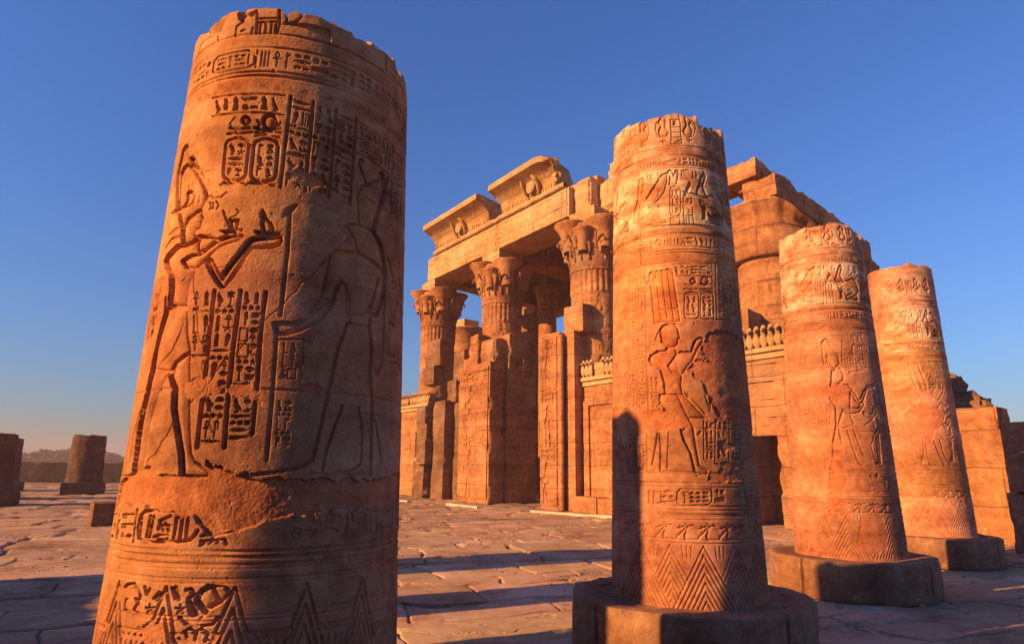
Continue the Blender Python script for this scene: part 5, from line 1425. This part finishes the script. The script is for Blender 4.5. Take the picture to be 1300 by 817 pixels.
# columns of the hall behind
for k, (a, b, zt, q) in enumerate(((20.2, 6.6, 11.2, 1.), (13.6, 8.0, 11.1, .85), (10.6, 6.4, 12.2, .55), (6.6, 9.6, 11.0, 1.), (-1.2, 7.5, 11.0, 1.))):
    o = tb(shaft(a, b, q, 0, zt - 1.6, 20 + k, False, .2), 'column', smooth=True)
    c = axis(a, b)
    V, Q = lathe([(.98 * q, zt - 1.7), (1.1 * q, zt - 1.65), (1.12 * q, zt - 1.0), (1.2 * q, zt - .6), (1.4 * q, zt - .2), (1.62 * q, zt), (1.6 * q, zt + .08), (.05, zt + .1)], 48, c[0], c[1])
    mb = KMB().add(V, Q); tb(mb, 'capital', o, smooth=True, sharp=45)
    if zt > 10: mb = MB(); tbox(mb, a - .7 * q, a + .7 * q, b - .7 * q, b + .7 * q, zt + .05, zt + .75, res=.3, amp=.02, chip=.06, seed=k); tb(mb, 'abacus', o, mat=M_PALE, smooth=True, sharp=35)

K = 1.0
# left door pier, stepped and broken at the top, wrapped round the second column
mb = MB()
tbox(mb, 8.25, 11.1, .03, 1.1, 0, 6.75, res=.15, amp=.03, chip=.14, seed=91)
tbox(mb, 9.55, 10.45, .12, 1.1, 6.7, 8.35, res=.12, amp=.05, chip=.2, seed=92)
tbox(mb, 8.30, 9.6, .30, 1.15, 6.7, 8.0, res=.12, amp=.06, chip=.25, seed=93)
tbox(mb, 10.3, 11.0, .15, 1.1, 6.6, 7.2, res=.12, amp=.06, chip=.25, seed=94)
tbox(mb, 8.0, 10.6, 1.12, 3.15, 0, 8.3, res=.2, amp=.05, chip=.15, seed=95)
tbox(mb, 7.72, 8.4, 1.9, 2.7, 6.2, 7.1, res=.10, amp=.12, chip=.35, seed=96)
cv = wall_canvas(2.6, 6.3, .035, 7, 2); panel(mb, 8.4, 11.0, .2, 6.5, 0.0, cv)
tb(mb, 'door_pier', smooth=True, sharp=34)
# right door jamb with its roll moulding
mb = MB()
tbox(mb, 2.95, 4.28, .03, 1.4, 0, 7.35, res=.15, amp=.03, chip=.12, seed=101)
tbox(mb, 2.30, 2.90, .32, 1.4, 0, 7.35, res=.15, amp=.03, chip=.12, seed=102)
tbox(mb, 1.95, 3.2, .55, 1.6, 7.3, 8.5, res=.13, amp=.03, chip=.10, seed=103)
cv = wall_canvas(1.1, 7.0, .03, 9, 3); panel(mb, 3.15, 4.25, .15, 7.15, 0.0, cv)
V, Q = tube([(2.93, .10 + .01 * math.sin(z * 3), z) for z in np.arange(0, 7.3, .2)], .10, 10); mb.add(loc(V), Q)
tb(mb, 'door_jamb', smooth=True, sharp=34)

def uraeus_frieze(mb, a0, a1, b, z0, z1):
    """row of upright cobras standing on the wall head over a hollow cornice"""
    h = z1 - z0; n = int(abs(a1 - a0) / .235); rg = np.random.default_rng(int(abs(a0) * 10))
    ph = np.arange(10) * 2 * np.pi / 10
    for k in range(n):
        a = a0 + (a1 - a0) * (k + .5) / n
        if rg.random() < .06: continue
        t = np.linspace(0, 1, 9)
        top = h * rg.uniform(.80, .86)
        zc = z0 + .26 * h + (top - .26 * h) * t
        bc = b - .05 - .10 * np.sin(t * 2.6) + .04 * t
        wa = .055 + .075 * np.sin(np.clip(t * 1.25, 0, 1) * np.pi) ** .8; wb = .035 + .02 * np.sin(t * np.pi)
        V = np.stack([a + wa[:, None] * np.cos(ph), bc[:, None] + wb[:, None] * np.sin(ph), np.repeat(zc[:, None], 10, 1)], -1)
        mb.add(loc(V.reshape(-1, 3)), gridq(10, 9, True))
        zt = z0 + top
        V, Q = tube([(a, b - .03, zt - .02), (a, b - .10, zt + .03), (a, b - .19, zt + .0), (a, b - .22, zt - .04)], [.05, .06, .05, .02], 8); mb.add(loc(V), Q)
        # disc on the head
        u = np.linspace(0, math.pi, 7)
        V = np.stack([a + .085 * np.sin(u)[:, None] * np.cos(ph), b - .05 + .05 * np.cos(u)[:, None] + 0 * ph, zt + .10 + .085 * np.sin(u)[:, None] * np.sin(ph)], -1)
        mb.add(loc(V.reshape(-1, 3)), gridq(10, 7, True))
    lo, hi = min(a0, a1), max(a0, a1)
    tbox(mb, lo, hi, b + .02, b + .5, z0 + .05, z1 - .10, res=.12, amp=.02, chip=.08, seed=int(z1 * 9))
    tbox(mb, lo - .03, hi + .03, b - .20, b + .5, z0 + .10 * h, z0 + .26 * h, res=.10, amp=.015, chip=.05, seed=int(z1 * 7))
    tbox(mb, lo - .02, hi + .02, b - .10, b + .5, z0 - .10, z0 + .10 * h, res=.12, amp=.015, chip=.05, seed=int(z1 * 5))

def screen_wall(a0, a1, b, ztop, seed, frieze=.95, frame=True, hole=None):
    mb = MB()
    if hole:
        h0, h1, hz = hole
        tbox(mb, a0, h0, b, b + .7, 0, ztop - frieze, res=.13, amp=.03, chip=.18, seed=seed)
        tbox(mb, h1, a1, b, b + .7, 0, ztop - frieze, res=.13, amp=.03, chip=.18, seed=seed + 1)
        tbox(mb, h0 - .1, h1 + .1, b + .02, b + .68, hz, ztop - frieze - .01, res=.13, amp=.05, chip=.2, seed=seed + 2)
        for y in np.arange(hz + .55, ztop - frieze - .2, .55): tbox(mb, a0 + .1, a1 - .1, b - .02, b + .05, y, y + .5, res=.13, amp=.015, chip=.05, seed=int(y * 10) + seed)
    else:
        tbox(mb, a0, a1, b, b + .7, 0, ztop - frieze, res=.18, amp=.03, chip=.08, seed=seed)
        if frame:
            w = a1 - a0 - .9
            cv = wall_canvas(w, ztop - frieze - 1.6, .035, seed, 2); panel(mb, a0 + .45, a0 + .45 + w, .7, ztop - frieze - .9, b - .015, cv)
            for s in (a0 + .1, a1 - .42): tbox(mb, s, s + .32, b - .10, b + .1, .1, ztop - frieze - .75, res=.15, amp=.012, chip=.05, seed=seed + 5)
            tbox(mb, a0 + .1, a1 - .1, b - .105, b + .1, ztop - frieze - .9, ztop - frieze - .72, res=.15, amp=.012, chip=.05, seed=seed + 6)
            cv = Canvas(0, a1 - a0 - .2, 0, .5, .03)
            text(cv, [(.05, .46), (a1 - a0 - .3, .46), (.05, .04), (a1 - a0 - .3, .04)], .03, np.random.default_rng(seed), True); weather(cv, .01, 20, seed, (.02, .05))
            panel(mb, a0 + .1, a1 - .1, ztop - frieze - .66, ztop - frieze - .12, b - .015, cv)
    o = tb(mb, 'screen_wall', smooth=True, sharp=34)
    m = MB(); uraeus_frieze(m, a0, a1, b, ztop - frieze, ztop)
    tb(m, 'cobra_frieze', o, mat=M_PALE, smooth=True, sharp=45)
    return o
screen_wall(-5.4, 2.28, .82, 6.02, 110)
screen_wall(-9.4, -5.41, .84, 6.10, 120, hole=(-6.42, -5.47, 2.7))
mb = MB(); tbox(mb, .85, 2.2, .02, .80, 0, .60, res=.12, amp=.02, chip=.06, seed=131); tbox(mb, -3.5, .83, .06, .80, 0, .58, res=.2, amp=.02, chip=.06, seed=132); tb(mb, 'bench', smooth=True, sharp=35)
mb = MB(); tbox(mb, -5.40, -5.1, 1.56, 9, 0, 7.0, res=.5, amp=.04, chip=.1, seed=133); tb(mb, 'inner_wall', smooth=True, sharp=35)
o = screen_wall(15.6, 22.5, .82, 6.0, 140, frame=False)
mb = MB()
V, Q = tube([(16.05, .70, z) for z in np.arange(0, 4.9, .3)], .13, 10); mb.add(loc(V), Q)
tb(mb, 'corner_roll', o, smooth=True)
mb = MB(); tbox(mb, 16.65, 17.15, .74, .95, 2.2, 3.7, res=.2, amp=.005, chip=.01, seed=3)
tb(mb, 'slot_shade_block', o, mat=M_MUD)  # solid dark block, its colour stands in for shade inside a window slot
# broken masonry clinging to the first column
mb = MB()
for a0, a1, b0, b1, z0, z1, sd in ((14.3, 15.6, -.25, .8, 0, 2.0, 1), (13.9, 15.0, -.45, .6, 1.8, 3.1, 2), (14.2, 15.4, -.2, .7, 3.0, 4.0, 3), (14.6, 15.7, -.1, .8, 3.9, 5.0, 4), (12.7, 14.0, .1, 1.3, 0, 5.2, 5), (12.2, 13.2, .5, 1.6, 5.1, 6.3, 6), (13.4, 14.7, -.32, .5, 6.1, 7.1, 7), (12.9, 14.6, -.25, .6, 7.1, 8.6, 8), (11.6, 12.7, .6, 1.8, 6.2, 7.9, 9), (11.7, 12.8, .7, 2.2, 0, 6.2, 10)):
    tbox(mb, a0, a1, b0, b1, z0, z1, res=.11, amp=.10 if sd < 5 else .05, chip=.28 if sd < 5 else .16, seed=150 + sd)
tb(mb, 'broken_masonry', smooth=True, sharp=30, mat=M_RUIN)
# ruined side wall seen past the last court column
mb = MB()
for a0, a1, b0, b1, z0, z1, sd in ((-10.9, -9.4, 5.0, 6.6, 0, 3.5, 1), (-10.6, -9.6, 5.1, 6.3, 3.4, 4.6, 2), (-11.2, -10.2, 5.2, 6.4, 0, 3.9, 3)):
    tbox(mb, a0, a1, b0, b1, z0, z1, res=.15, amp=.14, chip=.4, seed=170 + sd)
tb(mb, 'ruined_side_wall', smooth=True, sharp=30, mat=M_RUIN)

# pale kerbs along the foot of the temple
def kerb(p, q, w, h, label, seed):
    p = np.array(p); q = np.array(q); m = (p + q) / 2; L = np.linalg.norm(q - p)
    V, Q = rough_box(-L / 2, L / 2, -w / 2, w / 2, -.05, h, res=.12, amp=.008, chip=.03, seed=seed)
    o = MB().add(V, Q).build('kerb_stone', M_KERB, smooth=True, sharp=35)
    o.location = (m[0], m[1], 0); o.rotation_euler.z = math.atan2(q[1] - p[1], q[0] - p[0])
    tag(o, label, 'kerb', 'pale kerbs along the temple foot')
kerb((.83, 25.6), (3.9, 22.9), .18, .08, 'long pale kerb strip in front of the door jamb and bench', 1)
kerb((-2.85, 30.3), (-1.3, 27.7), .18, .08, 'short pale kerb strip at the foot of the stepped door pier', 2)
kerb((-5.9, 33.6), (-4.9, 32.3), .18, .07, 'shortest pale kerb strip below the screen wall left of the broken masonry', 3)

# ------------------------------------------------------------------ stumps, blocks, walls and what lies far off
def stump(x, y, r, h, hb, rb, label, seed, group='stumps of the broken colonnade', res=.10, slant=0.0, square=False):
    root = empty('column_stump', (x, y, 0), label, 'column stump', group)
    n = 64; zs = np.arange(hb - .02, h + abs(slant) + .001, res)
    A, Z = np.meshgrid(np.arange(n) * 2 * np.pi / n, zs)
    zt = h - .10 * np.clip(.3 + fbm(np.sin(A[0]) * 2 + seed, np.cos(A[0]) * 2, 3), 0, 1.2)
    zt = zt + slant * np.cos(A[0] - math.radians(SUN_HEADING + 90))
    Z = np.minimum(Z, zt)
    R = r * (1.04 - .10 * (Z - hb) / max(h - hb, 2)) + .02 * fbm(A * 5, Z * 4, 4, seed) - .02 * np.exp(-(((Z - hb) % 1.0 - .5) / .04) ** 2)
    V = np.stack([R * np.sin(A), R * np.cos(A), Z], -1)
    rows = [V]
    for s in (.85, .5, .05): rows.append((V[-1] * [s, s, 1] + np.array([0, 0, 1.]) * (.05 * fbm(V[-1, :, 0] * 4 * s, V[-1, :, 1] * 4 * s, 2, seed))[:, None])[None])
    V = np.concatenate(rows)
    MB().add(V.reshape(-1, 3), gridq(n, len(V), True)[:, ::-1]).build('shaft', M_STUMP, root, smooth=True, sharp=40)
    V, Q = rough_box(-rb, rb, -rb, rb, 0, hb, res=.12, amp=.02, chip=.10, seed=seed) if square else lathe([(rb * .98, 0), (rb, .05), (rb, hb - .06), (rb - .06, hb), (r * .9, hb), (.05, hb)], 56, 0, 0, lambda A, Z, R_: R_ + .02 * fbm(np.sin(A) * 3 + seed, np.cos(A) * 3 + Z, 3))
    if square: V = V @ np.array([[math.cos(.6), math.sin(.6), 0], [-math.sin(.6), math.cos(.6), 0], [0, 0, 1]])
    MB().add(V, Q).build('base', M_STUMP, root, smooth=True, sharp=40)
    return root
stump(-24.0, 37.35, .86, 3.25, .62, 1.05, 'lone column stump on a square-edged plinth beyond the open paving', 1, square=True)
stump(-21.05, 26.4, 1.0, 2.82, .5, 1.35, 'nearest of the overlapping stumps at the left edge', 2)
stump(-24.6, 31.0, 1.0, 2.95, .5, 1.35, 'middle of the overlapping stumps at the left edge', 3)
stump(-30.9, 40.0, 1.0, 3.15, .5, 1.35, 'farthest of the overlapping stumps, showing slimmest at the left edge', 4)
# stumps and a low wall behind the viewer's left shoulder; in the picture only their long shadows show
stump(-4.515, .48, .73, 3.75, .49, 1.1, 'broken column outside the view whose shadow darkens the nearest column', 5)
stump(-6.085, 3.36, .73, 5.15, .49, 1.1, 'broken column outside the view whose shadow falls on the plumed-crown column', 6, slant=.06)
stump(-8.07, 5.14, .55, 5.0, .3, .8, 'thin low stump outside the view casting a short shadow across the paving', 7)
stump(-10.3, 7.5, .80, 6.0, .4, 1.2, 'thick stump outside the view casting the farthest broad shadow on the paving', 8)
V, Q = rough_box(-2.7, 2.7, -.4, .4, 0, 2.8, res=.15, amp=.05, chip=.2, seed=9)
o = MB().add(V, Q).build('low_wall', M_RUIN, smooth=True, sharp=35)
o.location = (-10.92, 4.15, 0); o.rotation_euler.z = math.radians(90 - (SUN_HEADING - 90)) 
tag(o, 'low ruined wall outside the view that shades the near paving at the left', 'wall')

V, Q = rough_box(-7.6, 7.6, -.7, .7, 0, 7.0, res=.3, amp=.08, chip=.3, seed=17)
o = MB().add(V, Q).build('added_shade_wall', M_RUIN, smooth=True, sharp=35)  # unseen wall added to shade the paving and cut the light it bounces
o.location = (-2.53, -6.3, 0); o.rotation_euler.z = math.radians(90 - (SUN_HEADING + 90))
tag(o, 'tall unseen wall added behind the viewer to shade the foreground paving', 'wall')

V, Q = rough_box(0, 1.5, 0, .95, 0, .62, res=.06, amp=.012, chip=.05, seed=11)
o = MB().add(V, Q).build('stone_block', M_RUIN, smooth=True, sharp=35)
o.location = (-11.2, 18.0, 0); o.rotation_euler.z = math.radians(90 - 52)
tag(o, 'squared stone block lying alone on the paving beside the nearest column', 'block')

# ruined wall and leaning pillar at the right edge
def yaw_box(mb, x0, x1, y0, y1, z0, z1, **k): mb.add(*rough_box(x0, x1, y0, y1, z0, z1, **k))
root = empty('ruined_wall', (11.85, 15.75, 0), 'flat-topped stub of ruined wall at the right, lit orange above a shaded foot', 'wall')
root.rotation_euler.z = math.radians(90 + 35.3)
mb = MB(); yaw_box(mb, 0, 2.2, -1.1, 0, 0, 2.7, res=.07, amp=.015, chip=.07, seed=12); yaw_box(mb, .02, 2.1, -.85, -.03, 2.68, 3.25, res=.07, amp=.03, chip=.12, seed=13)
mb.build('wall', M_TEMPLE, root, smooth=True, sharp=34)
root = empty('ruined_pillar', (11.05, 14.25, 0), 'grey shaded pillar of stacked blocks in front of the ruined wall', 'pillar')
root.rotation_euler.z = math.radians(90 + 35.3)
for z0, z1, w, sd in ((0, 1.25, .62, 1), (1.26, 2.1, .5, 2), (2.11, 2.75, .42, 3)):
    mb = MB(); yaw_box(mb, -w / 2, w / 2, -w, w * .2, z0, z1, res=.06, amp=.03, chip=.12, seed=20 + sd); mb.build('block', M_BASE, root, smooth=True, sharp=34)

# boundary wall at the far end of the court
p = np.array([-75.0, 52.0]); q = np.array([-14.0, 63.0]); L = np.linalg.norm(q - p)
V, Q = rough_box(0, L, -.5, .5, 0, 1.7, res=.5, amp=.06, chip=.15, seed=31)
o = MB().add(V, Q).build('boundary_wall', M_MUD, smooth=True, sharp=35)
o.location = (p[0], p[1], 0); o.rotation_euler.z = math.atan2(q[1] - p[1], q[0] - p[0])
tag(o, 'long low dark boundary wall at the far end of the paving', 'wall')

# ------------------------------------------------------------------ the ground: one sheet from the viewer's feet to the horizon, paved near by
def slab_height(x, y, dr):
    """paving: uneven slabs in broken courses, joints, chips and cracks; returns height and tint"""
    c, s = math.cos(math.radians(-6)), math.sin(math.radians(-6))
    wx = x + .25 * fbm(x * .35, y * .35, 3, 1); wy = y + .25 * fbm(x * .35 + 7, y * .35, 3, 2)
    u = (wx * math.sin(math.radians(70)) + wy * math.cos(math.radians(70))); v = (-wx * math.cos(math.radians(70)) + wy * math.sin(math.radians(70)))
    v = v + .10 * fbm(u * .9, v * .9, 3, 11); u = u + .10 * fbm(u * .9 + 3, v * .9, 3, 12)
    rng = np.random.default_rng(4)
    vb = np.concatenate([[-80], -80 + np.cumsum(rng.uniform(.7, 1.55, 215))])
    r = np.clip(np.searchsorted(vb, v) - 1, 0, len(vb) - 2)
    v0, v1 = vb[r], vb[r + 1]
    wl = 1.2 + 1.3 * (_T[r & 255, 11])
    off = 5 * _T[r & 255, 23]
    k = np.floor(u / wl + off)
    uf = (u / wl + off - k) * wl
    d = np.minimum(np.minimum(uf, wl - uf), np.minimum(v - v0, v1 - v))
    ki = k.astype(int) & 255; ri = r & 255
    t1, t2, t3, t4 = _T[ki, ri], _T[(ki + 37) & 255, ri], _T[ki, (ri + 91) & 255], _T[(ki + 5) & 255, (ri + 55) & 255]
    h = .014 * (t1 - .5) + .010 * (t2 - .5) * (uf / wl - .5) * 2 + .010 * (t3 - .5) * ((v - v0) / (v1 - v0) - .5) * 2
    jw = .013 + .026 * np.clip(fbm(x * .9, y * .9, 4, 21) - .05, 0, 1) + .09 * np.clip(fbm(x * .5, y * .5, 3, 22) - .55, 0, 1)
    jd = .045 + .04 * t4
    jw = np.maximum(jw, .75 * dr)
    dn = d + .009 * fbm(x * 2.5, y * 2.5, 4, 31)
    depth = np.clip(.6 + .9 * fbm(x * .6, y * .6, 3, 55), .35, 1.0)
    h = h + .022 * (_T[r & 255, 77] - .5) + .02 * (_T[r & 255, 78] - .5) * ((v - v0) / (v1 - v0) - .5) * 2
    h = h - jd * depth * sstep((jw - dn) / np.maximum(.35 * jw, 1.6 * dr) + .5)
    h = h - .006 * np.exp(-np.clip(dn, 0, None) / .04)
    # cracks across slabs
    cr = np.abs(fbm(x * .33, y * .33, 5, 77)); ck = sstep((.006 + .12 * dr - cr) / .006); h = h - .022 * ck
    # flaked hollows, long and thin along the beds
    fl = fbm(u * .55, v * 1.9, 5, 63); h = h - .03 * sstep((fl - .74) / .10)
    fl = fbm(u * 1.6, v * 4.5, 4, 93); h = h - .012 * sstep((fl - .95) / .12)
    h = h + .004 * fbm(x * .8, y * .8, 3, 41) + .0022 * fbm(x * 5, y * 5, 4, 42)
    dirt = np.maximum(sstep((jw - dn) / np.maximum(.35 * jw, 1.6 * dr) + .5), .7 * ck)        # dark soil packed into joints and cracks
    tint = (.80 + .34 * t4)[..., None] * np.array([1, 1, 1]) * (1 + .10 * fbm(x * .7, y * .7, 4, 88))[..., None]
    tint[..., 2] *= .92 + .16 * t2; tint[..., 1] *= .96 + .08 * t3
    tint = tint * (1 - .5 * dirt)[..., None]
    return h, tint

def ground():
    front = np.radians(np.arange(-62, 62.01, .075))
    back = np.radians(np.concatenate([np.arange(-178, -62.5, 3.0)]))
    back2 = np.radians(np.arange(64, 180, 3.0))
    th = np.concatenate([back, front, back2])
    r = [.3, 1.0, 2.0, 2.8]; x = 2.8
    while x < 75:
        x += max(.016, min(x * x / (645 * 1.65) * .22, .10 + .004 * x)); r.append(x)
    rr = np.array(r + [80, 90, 110, 150, 220, 400, 800, 1600, 3500, 9000])
    T, R = np.meshgrid(th, rr)
    x = R * np.sin(T); y = R * np.cos(T)
    dr = np.gradient(rr)[:, None] + 0 * x
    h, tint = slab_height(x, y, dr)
    k = sstep((78 - R) / 18) * sstep((R - 1.0) / 2)
    h = h * k
    h = h - .9 * (1 - sstep((170 - R) / 60)) * 0
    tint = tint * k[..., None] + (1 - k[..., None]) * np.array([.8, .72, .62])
    V = np.stack([x, y, h], -1)
    nz = len(rr)
    V = np.concatenate([np.array([[[0, 0, 0.]]]).repeat(len(th), 1), V], 0); C = np.concatenate([tint[:1], tint], 0)
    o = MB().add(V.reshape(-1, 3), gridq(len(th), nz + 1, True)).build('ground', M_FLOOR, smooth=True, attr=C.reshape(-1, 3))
    tag(o, kind='structure')
ground()

def pebbles():
    r = np.random.default_rng(12); mb = MB()
    for k in range(900):
        hd = math.radians(r.uniform(-44, 44)); d = 3.6 + 26 * r.random() ** 1.3
        x, y = d * math.sin(hd), d * math.cos(hd)
        if float(fbm(np.array([x * .5]), np.array([y * .5]), 3, 5)[0]) < .0: continue
        s = r.uniform(.006, .03) * (1 if r.random() < .93 else 2.2)
        V, Q, _, _ = box_lattice(-1, 1, -1, 1, -1, 1, 1.0)
        V = V / np.linalg.norm(V + 1e-6, axis=1, keepdims=True) ** .6 * (s * np.array([r.uniform(.7, 1.5), r.uniform(.7, 1.5), r.uniform(.4, .8)])) * r.uniform(.75, 1.2, (len(V), 1))
        a = r.uniform(0, 6.28); c_, s_ = math.cos(a), math.sin(a)
        V = np.stack([V[:, 0] * c_ - V[:, 1] * s_ + x, V[:, 0] * s_ + V[:, 1] * c_ + y, V[:, 2] + .3 * s], -1)
        mb.add(V, Q)
    tag(mb.build('pebbles', M_RUBBLE), 'loose pebbles and chips scattered over the paving', 'pebbles', kind='stuff')
M_RUBBLE = stone('chips_of_stone', [(.30, .16, .09), (.42, .25, .15), (.52, .36, .24)], 3, .4)
pebbles()

# hills far to the right
n, m = 120, 14
hd = np.radians(np.linspace(30, 100, n)); V = []
for j in range(m):
    d = 380 + 30 * j; t = j / (m - 1)
    hh = (30 + 8 * fbm(hd * 9, hd * 0 + 3, 4)) * np.sin(math.pi * min(1, t * 1.0) * .5) - .5 + 3 * fbm(hd * 40, hd * 0 + j * .4, 3) * t
    V.append(np.stack([d * np.sin(hd), d * np.cos(hd), np.where(j == 0, -1, hh)], -1))
tag(MB().add(np.concatenate(V), gridq(n, m)[:, ::-1]).build('hills', M_EARTH, smooth=True), kind='structure')

# wooded bank across the river
def treeline():
    m = bpy.data.materials.new('far_leaves'); nt, N, L = nodes(m); b = N['Principled BSDF']
    b.inputs['Roughness'].default_value = .9; b.inputs['Specular IOR Level'].default_value = .1
    tc = N.new('ShaderNodeTexCoord'); nn = N.new('ShaderNodeTexNoise'); nn.inputs['Scale'].default_value = .3; L.new(tc.outputs['Object'], nn.inputs['Vector'])
    cr = N.new('ShaderNodeValToRGB'); cr.color_ramp.elements[0].color = (.035, .05, .025, 1); cr.color_ramp.elements[1].color = (.09, .11, .05, 1)
    L.new(nn.outputs[0], cr.inputs[0]); L.new(cr.outputs[0], b.inputs['Base Color'])
    r = np.random.default_rng(8); mb = MB(); P = []
    for k in range(190):
        hd = math.radians(r.uniform(-52, -14)); d = r.uniform(300, 345); top = r.uniform(3.0, 5.8) * (1 + .25 * math.sin(hd * 40)); w = r.uniform(3, 7)
        P.append((d * math.sin(hd), d * math.cos(hd), top, w))
    for x, y, top, w in P:
        n = 260; q = r.normal(size=(n, 3)); q /= np.linalg.norm(q, axis=1, keepdims=True); rad_ = r.uniform(.55, 1, (n, 1)) ** .5
        c = np.array([x, y, top * .55]) + q * rad_ * np.array([w, w, top * .5])
        c[:, 2] = np.clip(c[:, 2], 0, None)
        u = r.normal(size=(n, 3)); u /= np.linalg.norm(u, axis=1, keepdims=True); v = np.cross(u, r.normal(size=(n, 3))); v /= np.linalg.norm(v, axis=1, keepdims=True)
        s = r.uniform(.35, .8, (n, 1))
        Vq = np.stack([c - u * s - v * s, c + u * s - v * s, c + u * s + v * s, c - u * s + v * s], 1).reshape(-1, 3)
        mb.add(Vq, np.arange(4 * n).reshape(-1, 4))
    tag(mb.build('treeline', m), 'hazy row of trees on the far bank beyond the boundary wall', 'trees', kind='stuff')
treeline()

# the evening air
HAZE = 0.0012
if HAZE > 0:
    V, Q, _, _ = box_lattice(-420, 900, -60, 900, -1.5, 18.6, 2000)
    hm = bpy.data.materials.new('haze'); nt, N, L = nodes(hm)
    for n_ in list(N):
        if n_.type == 'BSDF_PRINCIPLED': N.remove(n_)
    pv = N.new('ShaderNodeVolumePrincipled'); pv.inputs['Density'].default_value = HAZE; pv.inputs['Color'].default_value = (1.0, .72, .64, 1); pv.inputs['Anisotropy'].default_value = .0
    L.new(pv.outputs[0], N['Material Output'].inputs['Volume'])
    tag(MB().add(V, Q).build('haze', hm), kind='stuff')
